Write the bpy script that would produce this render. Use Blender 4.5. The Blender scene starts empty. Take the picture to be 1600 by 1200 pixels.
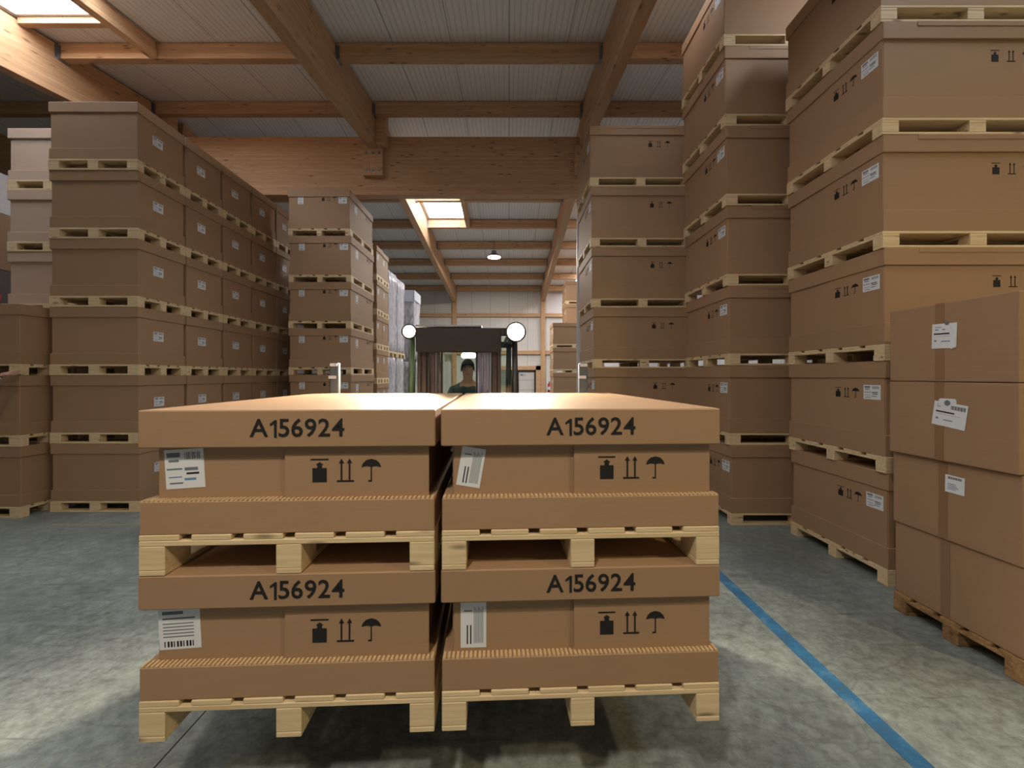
import bpy, bmesh, math, random
from mathutils import Vector, Matrix, Euler
R = math.radians
SC = bpy.context.scene
COL = SC.collection
random.seed(7)

# ------------------------------------------------------------------ camera
FPX = 630.0                                   # focal length in pixels of a 1600 wide frame
CAM_Z = 1.82
cam_d = bpy.data.cameras.new('camera')
cam_d.sensor_width = 36.0
cam_d.lens = FPX / 1600.0 * 36.0
cam_d.shift_x = 5.0 / 1600.0
cam_d.shift_y = -12.0 / 1600.0
cam_d.clip_start = 0.05
cam_d.clip_end = 200
cam = bpy.data.objects.new('camera', cam_d)
cam.location = (0, 0, CAM_Z)
cam.rotation_euler = (R(90), 0, 0)
COL.objects.link(cam)
SC.camera = cam

# ------------------------------------------------------------------ world, exposure
SC.view_settings.view_transform = 'Standard'
SC.view_settings.look = 'None'
SC.view_settings.exposure = 0.14
SC.view_settings.gamma = 1.0
SC.view_settings.use_curve_mapping = False
WORLD_COLOR, WORLD_STRENGTH = (0.85, 0.93, 1.0), 0.12
SKYLIGHT_STRENGTH = 11.0
w = bpy.data.worlds.new('sky')
SC.world = w
w.use_nodes = True
bg = w.node_tree.nodes['Background']
bg.inputs[0].default_value = (*WORLD_COLOR, 1)
bg.inputs[1].default_value = WORLD_STRENGTH


def area_light(name, loc, rot, size, power, color, shape='DISK', spread=180):
    d = bpy.data.lights.new(name, 'AREA')
    d.shape = shape
    d.size = size
    d.energy = power
    d.color = color
    d.spread = R(spread)
    o = bpy.data.objects.new(name, d)
    o.location = loc
    o.rotation_euler = rot
    COL.objects.link(o)
    return o


def spot_light(name, loc, target, power, color, angle, blend, size):
    d = bpy.data.lights.new(name, 'SPOT')
    d.energy = power
    d.color = color
    d.spot_size = R(angle)
    d.spot_blend = blend
    d.shadow_soft_size = size
    o = bpy.data.objects.new(name, d)
    o.location = loc
    o.rotation_euler = (Vector(target) - Vector(loc)).to_track_quat('-Z', 'Y').to_euler()
    COL.objects.link(o)
    return o


# ceiling lamps of the hall, some added out of view (the housings are built further down, light_housings)
LAMPS = [  # x, y, z, power, colour
    (5.4, -1.2, 5.2, 165, (1.0, 0.78, 0.38)),
    (-0.9, -0.9, 5.2, 125, (1.0, 0.88, 0.70)),  # added fill lamp behind the camera, brightens the load front
    (-6.6, -1.0, 5.2, 30, (1.0, 0.88, 0.66)),  # added lamp out of view, there only for its light
    (-0.58, 15.9, 6.62, 360, (1.0, 0.93, 0.82)),
]
for i, (x, y, z, p, c) in enumerate(LAMPS):
    area_light('lamp_light', (x, y, z - 0.13), (0, 0, 0), 0.34, p, c)

# ------------------------------------------------------------------ materials
MATS = {}


def mat(name):
    m = bpy.data.materials.new(name)
    m.use_nodes = True
    nt = m.node_tree
    b = nt.nodes['Principled BSDF']
    MATS[name] = m
    return m, nt, b


def simple(name, col, rough=0.6, metal=0.0, spec=0.4, emit=None, estr=0.0, noise=0.0, nscale=8):
    m, nt, b = mat(name)
    b.inputs['Base Color'].default_value = (*col, 1)
    b.inputs['Roughness'].default_value = rough
    b.inputs['Metallic'].default_value = metal
    b.inputs['Specular IOR Level'].default_value = spec
    if emit:
        b.inputs['Emission Color'].default_value = (*emit, 1)
        b.inputs['Emission Strength'].default_value = estr
    if noise:
        tc = nt.nodes.new('ShaderNodeTexCoord')
        n = nt.nodes.new('ShaderNodeTexNoise')
        n.inputs['Scale'].default_value = nscale
        n.inputs['Detail'].default_value = 4
        nt.links.new(tc.outputs['Object'], n.inputs['Vector'])
        mx = nt.nodes.new('ShaderNodeMix')
        mx.data_type = 'RGBA'
        mx.inputs[6].default_value = (*[c * (1 - noise) for c in col], 1)
        mx.inputs[7].default_value = (*[min(1, c * (1 + noise)) for c in col], 1)
        nt.links.new(n.outputs['Fac'], mx.inputs[0])
        nt.links.new(mx.outputs[2], b.inputs['Base Color'])
    return m


def N(nt, t, **kw):
    n = nt.nodes.new(t)
    for k, v in kw.items():
        if k in n.inputs.keys():
            n.inputs[k].default_value = v
        else:
            setattr(n, k, v)
    return n


def ramp(nt, stops):
    r = nt.nodes.new('ShaderNodeValToRGB')
    e = r.color_ramp.elements
    while len(e) < len(stops):
        e.new(0.5)
    for el, (p, c) in zip(e, stops):
        el.position = p
        el.color = (*c, 1) if len(c) == 3 else c
    return r


def math_node(nt, op, a=None, b=None, clamp=False):
    n = nt.nodes.new('ShaderNodeMath')
    n.operation = op
    n.use_clamp = clamp
    for i, v in enumerate((a, b)):
        if v is None:
            continue
        if isinstance(v, (int, float)):
            n.inputs[i].default_value = v
        else:
            nt.links.new(v, n.inputs[i])
    return n


def mixc(nt, fac, a, b, blend='MIX'):
    n = nt.nodes.new('ShaderNodeMix')
    n.data_type = 'RGBA'
    n.blend_type = blend
    for i, v in ((0, fac), (6, a), (7, b)):
        if isinstance(v, (int, float)):
            n.inputs[i].default_value = v
        elif isinstance(v, tuple):
            n.inputs[i].default_value = (*v, 1) if len(v) == 3 else v
        else:
            nt.links.new(v, n.inputs[i])
    return n


def cardboard(name, col, var=0.10):
    m, nt, b = mat(name)
    tc = N(nt, 'ShaderNodeTexCoord')
    oi = N(nt, 'ShaderNodeObjectInfo')
    mp = N(nt, 'ShaderNodeMapping')
    mp.inputs['Scale'].default_value = (2.0, 2.0, 60.0)
    nt.links.new(tc.outputs['Object'], mp.inputs['Vector'])
    fib = N(nt, 'ShaderNodeTexNoise', Scale=3.0, Detail=5.0, Roughness=0.65)
    nt.links.new(mp.outputs[0], fib.inputs['Vector'])
    blot = N(nt, 'ShaderNodeTexNoise', Scale=2.2, Detail=3.0)
    nt.links.new(tc.outputs['Object'], blot.inputs['Vector'])
    dark = tuple(c * (1 - var) for c in col)
    light = tuple(min(1, c * (1 + var)) for c in col)
    a = mixc(nt, fib.outputs['Fac'], dark, light)
    s = math_node(nt, 'MULTIPLY', blot.outputs['Fac'], 0.30)
    a2 = mixc(nt, s.outputs[0], a.outputs[2], tuple(c * 0.72 for c in col))
    rv = math_node(nt, 'MULTIPLY', oi.outputs['Random'], 0.16)
    a3 = mixc(nt, rv.outputs[0], a2.outputs[2], tuple(c * 0.55 for c in col))
    nt.links.new(a3.outputs[2], b.inputs['Base Color'])
    b.inputs['Roughness'].default_value = 0.62
    b.inputs['Specular IOR Level'].default_value = 0.32
    bp = N(nt, 'ShaderNodeBump', Strength=0.12, Distance=0.002)
    nt.links.new(fib.outputs['Fac'], bp.inputs['Height'])
    nt.links.new(bp.outputs[0], b.inputs['Normal'])
    return m


def wood(name, col, dark, lam=0.0, knots=True, scale=1.0, rough=0.55, stain=0.0):
    """Spruce: the grain runs along the object's local X; lam > 0 gives glue joints every lam metres in Z."""
    m, nt, b = mat(name)
    tc = N(nt, 'ShaderNodeTexCoord')
    oi = N(nt, 'ShaderNodeObjectInfo')
    off = N(nt, 'ShaderNodeVectorMath', operation='SCALE')
    off.inputs[0].default_value = (37.0, 11.0, 0.0)
    nt.links.new(oi.outputs['Random'], off.inputs['Scale'])
    add = N(nt, 'ShaderNodeVectorMath', operation='ADD')
    nt.links.new(tc.outputs['Object'], add.inputs[0])
    nt.links.new(off.outputs[0], add.inputs[1])
    base = add.outputs[0]
    sep = N(nt, 'ShaderNodeSeparateXYZ')
    nt.links.new(base, sep.inputs[0])
    vec = base
    if lam:
        zl = math_node(nt, 'DIVIDE', sep.outputs['Z'], lam)
        fl = math_node(nt, 'FLOOR', zl.outputs[0])
        fr = math_node(nt, 'FRACT', zl.outputs[0])
        sh = math_node(nt, 'MULTIPLY', fl.outputs[0], 7.31)
        nx = math_node(nt, 'ADD', sep.outputs['X'], sh.outputs[0])
        cb = N(nt, 'ShaderNodeCombineXYZ')
        nt.links.new(nx.outputs[0], cb.inputs[0])
        nt.links.new(sep.outputs['Y'], cb.inputs[1])
        nt.links.new(sep.outputs['Z'], cb.inputs[2])
        vec = cb.outputs[0]
    mp = N(nt, 'ShaderNodeMapping')
    mp.inputs['Scale'].default_value = (1.2 * scale, 26 * scale, 26 * scale)
    nt.links.new(vec, mp.inputs['Vector'])
    gr = N(nt, 'ShaderNodeTexNoise', Scale=1.6, Detail=6.0, Roughness=0.6, Distortion=0.6)
    nt.links.new(mp.outputs[0], gr.inputs['Vector'])
    rp = ramp(nt, [(0.30, dark), (0.62, col)])
    nt.links.new(gr.outputs['Fac'], rp.inputs[0])
    out = rp.outputs[0]
    if lam:
        wn = N(nt, 'ShaderNodeTexWhiteNoise', noise_dimensions='1D')
        nt.links.new(fl.outputs[0], wn.inputs['W'])
        t = math_node(nt, 'MULTIPLY', wn.outputs['Value'], 0.55)
        out = mixc(nt, t.outputs[0], out, dark).outputs[2]
        e = math_node(nt, 'LESS_THAN', fr.outputs[0], 0.05)
        e2 = math_node(nt, 'MULTIPLY', e.outputs[0], 0.5)
        out = mixc(nt, e2.outputs[0], out, tuple(c * 0.5 for c in dark)).outputs[2]
    if knots:
        mk = N(nt, 'ShaderNodeMapping')
        mk.inputs['Scale'].default_value = (2.4 * scale, 7 * scale, 9 * scale)
        nt.links.new(vec, mk.inputs['Vector'])
        vo = N(nt, 'ShaderNodeTexVoronoi', Scale=1.0, Randomness=1.0)
        nt.links.new(mk.outputs[0], vo.inputs['Vector'])
        k = ramp(nt, [(0.06, (1, 1, 1)), (0.20, (0, 0, 0))])
        nt.links.new(vo.outputs['Distance'], k.inputs[0])
        kf = math_node(nt, 'MULTIPLY', k.outputs[0], 0.92)
        out = mixc(nt, kf.outputs[0], out, tuple(c * 0.35 for c in dark)).outputs[2]
    if stain:
        sn = N(nt, 'ShaderNodeTexNoise', Scale=9.0, Detail=5.0)
        nt.links.new(base, sn.inputs['Vector'])
        sr = ramp(nt, [(0.45, (0, 0, 0)), (0.7, (1, 1, 1))])
        nt.links.new(sn.outputs['Fac'], sr.inputs[0])
        sf = math_node(nt, 'MULTIPLY', sr.outputs[0], stain)
        out = mixc(nt, sf.outputs[0], out, (0.09, 0.05, 0.03)).outputs[2]
    nt.links.new(out, b.inputs['Base Color'])
    b.inputs['Roughness'].default_value = rough
    b.inputs['Specular IOR Level'].default_value = 0.3
    bp = N(nt, 'ShaderNodeBump', Strength=0.15, Distance=0.004)
    nt.links.new(gr.outputs['Fac'], bp.inputs['Height'])
    nt.links.new(bp.outputs[0], b.inputs['Normal'])
    return m


KRAFT = (0.40, 0.248, 0.145)
CARD = cardboard('kraft_cardboard', KRAFT)
CARD_LIGHT = cardboard('pale_cardboard', (0.56, 0.42, 0.33))
CARD_PLAIN = cardboard('plain_cardboard', (0.38, 0.230, 0.135), 0.14)
CARD_EDGE = simple('cardboard_flutes', (0.60, 0.42, 0.24), 0.8, noise=0.15, nscale=40)
TAPE = simple('brown_tape', (0.27, 0.15, 0.08), 0.3, spec=0.5)
INK = simple('black_print', (0.012, 0.011, 0.012), 0.7)
GREY_PRINT = simple('grey_print', (0.16, 0.18, 0.21), 0.7)
BLUE_PRINT = simple('blue_print', (0.15, 0.27, 0.45), 0.7)
PAPER = simple('white_paper', (0.74, 0.76, 0.80), 0.55)
PALLET = wood('pallet_wood', (0.76, 0.60, 0.38), (0.62, 0.46, 0.26), scale=1.4, knots=True)
PALLET_OLD = wood('weathered_pallet_wood', (0.42, 0.25, 0.11), (0.24, 0.13, 0.055), scale=1.4, stain=0.75)
GLULAM = wood('glued_spruce', (0.70, 0.455, 0.275), (0.50, 0.29, 0.155), lam=0.045)
STEEL = simple('galvanised_steel', (0.30, 0.32, 0.36), 0.42, 0.9, noise=0.2)
BLACK = simple('black_enamel', (0.018, 0.017, 0.017), 0.38, 0.0, 0.5, noise=0.2)
MASTM = simple('dark_mast_steel', (0.055, 0.05, 0.055), 0.4, 0.3, noise=0.3)
LIT_CHANNEL = simple('worn_blue_steel', (0.20, 0.21, 0.33), 0.35, 0.6, noise=0.25, nscale=14)  # paler bluish tone paints the light on the rails
GUARD = simple('dull_guard_steel', (0.11, 0.13, 0.15), 0.5, 0.3, noise=0.2)
GREEN = simple('green_enamel', (0.065, 0.11, 0.045), 0.35, noise=0.1)
RUBBER = simple('tyre_rubber', (0.02, 0.02, 0.02), 0.8)
SEATM = simple('black_vinyl', (0.025, 0.025, 0.028), 0.6)
WHITE_WRAP = simple('pale_carton', (0.66, 0.63, 0.64), 0.6, noise=0.08)
DARK_WRAP = simple('dark_carton', (0.10, 0.085, 0.085), 0.5, noise=0.15)
GREYPOST = simple('pale_grey_paint', (0.52, 0.55, 0.62), 0.45)
DOORWHITE = simple('off_white_panel', (0.62, 0.58, 0.56), 0.5)
RED = simple('red_paint', (0.42, 0.03, 0.025), 0.35)
REDPRINT = simple('red_print', (0.50, 0.08, 0.08), 0.6)
PURPLEPRINT = simple('violet_print', (0.23, 0.18, 0.36), 0.6)
SLATM = simple('grey_green_slat', (0.30, 0.32, 0.28), 0.5)
SKIN = simple('skin', (0.52, 0.29, 0.22), 0.5, noise=0.08, nscale=20)
NAVY = simple('navy_cloth', (0.016, 0.02, 0.035), 0.85, noise=0.2)
TEAL = simple('teal_cloth', (0.035, 0.075, 0.085), 0.85, noise=0.2)
TROUSER = simple('grey_trouser_cloth', (0.035, 0.035, 0.04), 0.9, noise=0.2)
HAIR = simple('brown_hair', (0.035, 0.022, 0.014), 0.7)
WHITECUFF = simple('white_cuff', (0.6, 0.6, 0.6), 0.8)
LENS = simple('lamp_lens', (1, 0.95, 0.85), 0.2, emit=(1, 0.86, 0.62), estr=90)
LENS_DIM = simple('lamp_lens_dim', (1, 0.95, 0.85), 0.2, emit=(1, 0.80, 0.52), estr=22)
HALL_LENS = simple('hall_lamp_lens', (1, 0.95, 0.85), 0.2, emit=(1, 0.95, 0.88), estr=14)
DAYLIGHT = simple('skylight_pane', (0.9, 0.92, 0.95), 0.5, emit=(0.88, 0.94, 1.0), estr=SKYLIGHT_STRENGTH)


def glass_mat():
    m, nt, b = mat('tinted_glass')
    out = nt.nodes['Material Output']
    tr = N(nt, 'ShaderNodeBsdfTransparent')
    tr.inputs[0].default_value = (0.80, 0.86, 0.80, 1)
    gl = N(nt, 'ShaderNodeBsdfGlossy')
    gl.inputs['Roughness'].default_value = 0.03
    fr = N(nt, 'ShaderNodeFresnel')
    fr.inputs[0].default_value = 1.45
    mx = N(nt, 'ShaderNodeMixShader')
    nt.links.new(fr.outputs[0], mx.inputs[0])
    nt.links.new(tr.outputs[0], mx.inputs[1])
    nt.links.new(gl.outputs[0], mx.inputs[2])
    nt.links.new(mx.outputs[0], out.inputs['Surface'])
    return m


GLASS = glass_mat()


def film_mat():
    m, nt, b = mat('stretch_film')
    out = nt.nodes['Material Output']
    b.inputs['Base Color'].default_value = (0.66, 0.65, 0.72, 1)
    b.inputs['Roughness'].default_value = 0.25
    b.inputs['Specular IOR Level'].default_value = 0.8
    tc = N(nt, 'ShaderNodeTexCoord')
    mp = N(nt, 'ShaderNodeMapping')
    mp.inputs['Scale'].default_value = (2.5, 2.5, 0.9)
    mp.inputs['Rotation'].default_value = (0.5, 0.3, 0.2)
    nt.links.new(tc.outputs['Object'], mp.inputs[0])
    n = N(nt, 'ShaderNodeTexNoise', Scale=3.0, Detail=5.0, Distortion=1.2)
    nt.links.new(mp.outputs[0], n.inputs['Vector'])
    bp = N(nt, 'ShaderNodeBump', Strength=0.7, Distance=0.05)
    nt.links.new(n.outputs['Fac'], bp.inputs['Height'])
    nt.links.new(bp.outputs[0], b.inputs['Normal'])
    tr = N(nt, 'ShaderNodeBsdfTransparent')
    mx = N(nt, 'ShaderNodeMixShader')
    rp = ramp(nt, [(0.30, (0.35, 0.35, 0.35)), (0.65, (0.95, 0.95, 0.95))])
    nt.links.new(n.outputs['Fac'], rp.inputs[0])
    nt.links.new(rp.outputs[0], mx.inputs[0])
    nt.links.new(tr.outputs[0], mx.inputs[1])
    nt.links.new(b.outputs[0], mx.inputs[2])
    nt.links.new(mx.outputs[0], out.inputs['Surface'])
    return m


FILM = film_mat()


def floor_mat():
    m, nt, b = mat('concrete_floor')
    tc = N(nt, 'ShaderNodeTexCoord')
    big = N(nt, 'ShaderNodeTexNoise', Scale=0.9, Detail=6.0, Roughness=0.62)
    nt.links.new(tc.outputs['Object'], big.inputs['Vector'])
    c1 = ramp(nt, [(0.36, (0.180, 0.208, 0.208)), (0.64, (0.335, 0.382, 0.375))])
    nt.links.new(big.outputs['Fac'], c1.inputs[0])
    fine = N(nt, 'ShaderNodeTexNoise', Scale=14.0, Detail=8.0, Roughness=0.75)
    nt.links.new(tc.outputs['Object'], fine.inputs['Vector'])
    fr = ramp(nt, [(0.38, (0.52, 0.52, 0.52)), (0.62, (1.08, 1.08, 1.08))])
    nt.links.new(fine.outputs['Fac'], fr.inputs[0])
    a = mixc(nt, 0.85, c1.outputs[0], fr.outputs[0], 'MULTIPLY')
    # scuffs and tyre scratches
    mp = N(nt, 'ShaderNodeMapping')
    mp.inputs['Rotation'].default_value = (0, 0, 0.9)
    mp.inputs['Scale'].default_value = (1.2, 9.0, 1)
    nt.links.new(tc.outputs['Object'], mp.inputs[0])
    sc = N(nt, 'ShaderNodeTexNoise', Scale=2.2, Detail=7.0, Roughness=0.7, Distortion=0.8)
    nt.links.new(mp.outputs[0], sc.inputs['Vector'])
    sr = ramp(nt, [(0.54, (0, 0, 0)), (0.70, (1, 1, 1))])
    nt.links.new(sc.outputs['Fac'], sr.inputs[0])
    sf = math_node(nt, 'MULTIPLY', sr.outputs[0], 0.65)
    a = mixc(nt, sf.outputs[0], a.outputs[2], (0.10, 0.105, 0.10))
    vo = N(nt, 'ShaderNodeTexVoronoi', Scale=0.9, feature='DISTANCE_TO_EDGE')
    ds = N(nt, 'ShaderNodeTexNoise', Scale=1.7, Detail=4.0)
    nt.links.new(tc.outputs['Object'], ds.inputs['Vector'])
    dm = mixc(nt, 0.35, tc.outputs['Object'], ds.outputs['Color'])
    nt.links.new(dm.outputs[2], vo.inputs['Vector'])
    cr = ramp(nt, [(0.0, (1, 1, 1)), (0.006, (0, 0, 0))])
    nt.links.new(vo.outputs['Distance'], cr.inputs[0])
    cf = math_node(nt, 'MULTIPLY', cr.outputs[0], 0.35)
    a = mixc(nt, cf.outputs[0], a.outputs[2], (0.09, 0.09, 0.085))
    nt.links.new(a.outputs[2], b.inputs['Base Color'])
    rr = ramp(nt, [(0.35, (0.34, 0.34, 0.34)), (0.7, (0.62, 0.62, 0.62))])
    nt.links.new(fine.outputs['Fac'], rr.inputs[0])
    nt.links.new(rr.outputs[0], b.inputs['Roughness'])
    b.inputs['Specular IOR Level'].default_value = 0.4
    bp = N(nt, 'ShaderNodeBump', Strength=0.12, Distance=0.004)
    nt.links.new(fine.outputs['Fac'], bp.inputs['Height'])
    nt.links.new(bp.outputs[0], b.inputs['Normal'])
    return m


FLOOR = floor_mat()


def paint_line_mat():
    m, nt, b = mat('worn_blue_paint')
    tc = N(nt, 'ShaderNodeTexCoord')
    n = N(nt, 'ShaderNodeTexNoise', Scale=7.0, Detail=7.0, Roughness=0.7)
    nt.links.new(tc.outputs['Object'], n.inputs['Vector'])
    r = ramp(nt, [(0.34, (0.05, 0.11, 0.18)), (0.48, (0.03, 0.14, 0.30)), (0.56, (0.04, 0.18, 0.36)), (0.70, (0.17, 0.25, 0.29))])
    nt.links.new(n.outputs['Fac'], r.inputs[0])
    nt.links.new(r.outputs[0], b.inputs['Base Color'])
    b.inputs['Roughness'].default_value = 0.5
    return m


BLUELINE = paint_line_mat()


def panel_mat(name, col, joint=1.0, rib=0.095, axis='X'):
    m, nt, b = mat(name)
    tc = N(nt, 'ShaderNodeTexCoord')
    sep = N(nt, 'ShaderNodeSeparateXYZ')
    nt.links.new(tc.outputs['Object'], sep.inputs[0])
    x = sep.outputs[axis]
    d = math_node(nt, 'DIVIDE', x, joint)
    f = math_node(nt, 'FRACT', d.outputs[0])
    j = math_node(nt, 'LESS_THAN', f.outputs[0], 0.018)
    dr = math_node(nt, 'DIVIDE', x, rib)
    fr = math_node(nt, 'FRACT', dr.outputs[0])
    pp = math_node(nt, 'PINGPONG', fr.outputs[0], 0.5)
    st = ramp(nt, [(0.10, (0, 0, 0)), (0.16, (1, 1, 1))])
    nt.links.new(pp.outputs[0], st.inputs[0])
    n = N(nt, 'ShaderNodeTexNoise', Scale=0.8, Detail=3.0)
    nt.links.new(tc.outputs['Object'], n.inputs['Vector'])
    a = mixc(nt, n.outputs['Fac'], tuple(c * 0.93 for c in col), tuple(c * 1.06 for c in col))
    rb = math_node(nt, 'SUBTRACT', 1.0, st.outputs[0])
    rb2 = math_node(nt, 'MULTIPLY', rb.outputs[0], 0.28)
    a = mixc(nt, rb2.outputs[0], a.outputs[2], tuple(c * 0.55 for c in col))
    jf = math_node(nt, 'MULTIPLY', j.outputs[0], 0.7)
    a = mixc(nt, jf.outputs[0], a.outputs[2], tuple(c * 0.3 for c in col))
    nt.links.new(a.outputs[2], b.inputs['Base Color'])
    b.inputs['Roughness'].default_value = 0.5
    b.inputs['Specular IOR Level'].default_value = 0.35
    bp = N(nt, 'ShaderNodeBump', Strength=0.5, Distance=0.012)
    nt.links.new(st.outputs[0], bp.inputs['Height'])
    nt.links.new(bp.outputs[0], b.inputs['Normal'])
    return m


DECK = panel_mat('grey_roof_panel', (0.74, 0.72, 0.72))
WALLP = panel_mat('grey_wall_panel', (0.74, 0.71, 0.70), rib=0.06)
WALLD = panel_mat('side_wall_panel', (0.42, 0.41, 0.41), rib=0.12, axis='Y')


# ------------------------------------------------------------------ mesh helpers
class MB:
    def __init__(self):
        self.bm = bmesh.new()
        self.mats = []

    def mi(self, m):
        if m not in self.mats:
            self.mats.append(m)
        return self.mats.index(m)

    def box(self, x0, x1, y0, y1, z0, z1, m, bevel=0.0, mtx=None, seg=1):
        r = bmesh.ops.create_cube(self.bm, size=1.0)
        vs = r['verts']
        for v in vs:
            v.co = Vector(((x0 + x1) / 2 + v.co.x * (x1 - x0), (y0 + y1) / 2 + v.co.y * (y1 - y0), (z0 + z1) / 2 + v.co.z * (z1 - z0)))
        fs = list({f for v in vs for f in v.link_faces})
        i = self.mi(m)
        for f in fs:
            f.material_index = i
        if bevel:
            es = list({e for v in vs for e in v.link_edges})
            rb = bmesh.ops.bevel(self.bm, geom=es, offset=bevel, segments=seg, affect='EDGES', profile=0.6, material=i)
            vs = list({v for f in rb['faces'] for v in f.verts} | {v for f in fs if f.is_valid for v in f.verts})
        if mtx is not None:
            bmesh.ops.transform(self.bm, matrix=mtx, verts=[v for v in vs if v.is_valid])
        return self

    def cyl(self, p0, p1, r0, m, r1=None, n=16, caps=True):
        p0, p1 = Vector(p0), Vector(p1)
        r1 = r0 if r1 is None else r1
        d = p1 - p0
        mt = Matrix.Translation((p0 + p1) / 2) @ d.to_track_quat('Z', 'Y').to_matrix().to_4x4()
        r = bmesh.ops.create_cone(self.bm, cap_ends=caps, segments=n, radius1=r0, radius2=r1, depth=d.length, matrix=mt)
        i = self.mi(m)
        for f in {f for v in r['verts'] for f in v.link_faces}:
            f.material_index = i
            if len(f.verts) == 4:
                f.smooth = True
        return self

    def tube(self, pts, r, m, n=10):
        for a, b in zip(pts, pts[1:]):
            self.cyl(a, b, r, m, n=n)
        for p in pts[1:-1]:
            q = bmesh.ops.create_icosphere(self.bm, subdivisions=2, radius=r * 1.01, matrix=Matrix.Translation(p))
            i = self.mi(m)
            for f in {f for v in q['verts'] for f in v.link_faces}:
                f.material_index = i
                f.smooth = True
        return self

    def torus(self, c, axis, rad, r, m, n=24, k=8):
        q = Vector(axis).to_track_quat('Z', 'Y')
        rings = []
        for a in range(n):
            t = 2 * math.pi * a / n
            ring = []
            for b in range(k):
                u = 2 * math.pi * b / k
                p = Vector(((rad + r * math.cos(u)) * math.cos(t), (rad + r * math.cos(u)) * math.sin(t), r * math.sin(u)))
                ring.append(self.bm.verts.new(Vector(c) + q @ p))
            rings.append(ring)
        i = self.mi(m)
        for a in range(n):
            for b in range(k):
                f = self.bm.faces.new((rings[a][b], rings[(a + 1) % n][b], rings[(a + 1) % n][(b + 1) % k], rings[a][(b + 1) % k]))
                f.material_index = i
                f.smooth = True
        return self

    def prism(self, pts, m, o, u, v, t):
        """Polygon pts (2-D) in the plane at o spanned by u, v, extruded by vector t."""
        o, u, v, t = Vector(o), Vector(u), Vector(v), Vector(t)
        a = [self.bm.verts.new(o + u * p[0] + v * p[1]) for p in pts]
        b = [self.bm.verts.new(o + u * p[0] + v * p[1] + t) for p in pts]
        i = self.mi(m)
        fs = [self.bm.faces.new(b)]
        fs.append(self.bm.faces.new(list(reversed(a))))
        n = len(pts)
        for k in range(n):
            fs.append(self.bm.faces.new((a[k], a[(k + 1) % n], b[(k + 1) % n], b[k])))
        for f in fs:
            f.material_index = i
        return self

    def mesh(self, name):
        bmesh.ops.recalc_face_normals(self.bm, faces=self.bm.faces[:])
        me = bpy.data.meshes.new(name)
        self.bm.to_mesh(me)
        self.bm.free()
        for m in self.mats:
            me.materials.append(m)
        return me


def link(name, data, parent=None, loc=None):
    o = bpy.data.objects.new(name, data)
    COL.objects.link(o)
    if parent is not None:
        o.parent = parent
    if loc is not None:
        o.location = loc
    return o


def tag(o, label=None, cat=None, group=None, kind=None):
    for k, v in (('label', label), ('category', cat), ('group', group), ('kind', kind)):
        if v:
            o[k] = v
    return o


def empty(name, loc, rz=0.0, label=None, cat=None, group=None):
    o = link(name, None, None, loc)
    o.empty_display_size = 0.1
    o.rotation_euler = (0, 0, rz)
    return tag(o, label, cat, group)


def spawn(parts, root):
    """parts: list of (name, mesh, index of the parent part or None, label); each becomes an object under root."""
    made = []
    for name, me, par, lab in parts:
        o = link(name, me, root if par is None else made[par])
        if lab:
            o['label'] = lab
        made.append(o)
    return made


def text_mesh(body, size, m, extrude=0.0008, bold=0.0):
    cu = bpy.data.curves.new('lettering', 'FONT')
    cu.body = body
    cu.size = size
    cu.extrude = extrude
    cu.offset = bold
    cu.align_x = 'CENTER'
    cu.align_y = 'CENTER'
    cu.resolution_u = 3
    o = bpy.data.objects.new('lettering', cu)
    COL.objects.link(o)
    dg = bpy.context.evaluated_depsgraph_get()
    me = bpy.data.meshes.new_from_object(o.evaluated_get(dg), depsgraph=dg)
    bpy.data.objects.remove(o)
    me.materials.clear()
    me.materials.append(m)
    return me


def code_mesh(size):
    """The stencilled code A156924, with a flagged figure one."""
    mb = MB()
    mb.mi(INK)
    x, gap = 0.0, 0.075 * size
    marks = []
    for txt in ('A', None, '5', '6', '9', '2', '4'):
        if txt is None:
            marks.append((None, x))
            x += 0.26 * size + gap
            continue
        me = text_mesh(txt, size, INK, 0.0008, 0.0012)
        xs = [v.co.x for v in me.vertices]
        me.transform(Matrix.Translation((x - min(xs), 0, 0)))
        marks.append((me, x))
        x += max(xs) - min(xs) + gap
    x -= gap
    for me, x0 in marks:
        if me is None:
            h = size
            mb.prism([(.16, -.345), (.26, -.345), (.26, .345), (.18, .345), (0, .20), (0, .11), (.16, .20)], INK, (x0 - x / 2, 0, -.0008), (h, 0, 0), (0, h, 0), (0, 0, .0016))
        else:
            me.transform(Matrix.Translation((-x / 2, 0, 0)))
            mb.bm.from_mesh(me)
    return mb.mesh('lettering')


FACE = {  # face frames: origin function of (W, D), u (to the viewer's right), outward normal
    'front': (lambda W, D: (0, -D / 2), (1, 0, 0), (0, -1, 0)),
    'right': (lambda W, D: (W / 2, 0), (0, 1, 0), (1, 0, 0)),
    'left': (lambda W, D: (-W / 2, 0), (0, -1, 0), (-1, 0, 0)),
}


def face_frame(face, W, D, u0, z0, lift):
    of, u, n = FACE[face]
    x, y = of(W, D)
    return Vector((x, y, 0)) + Vector(u) * u0 + Vector((0, 0, z0)) + Vector(n) * lift, Vector(u), Vector((0, 0, 1)), Vector(n)


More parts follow.
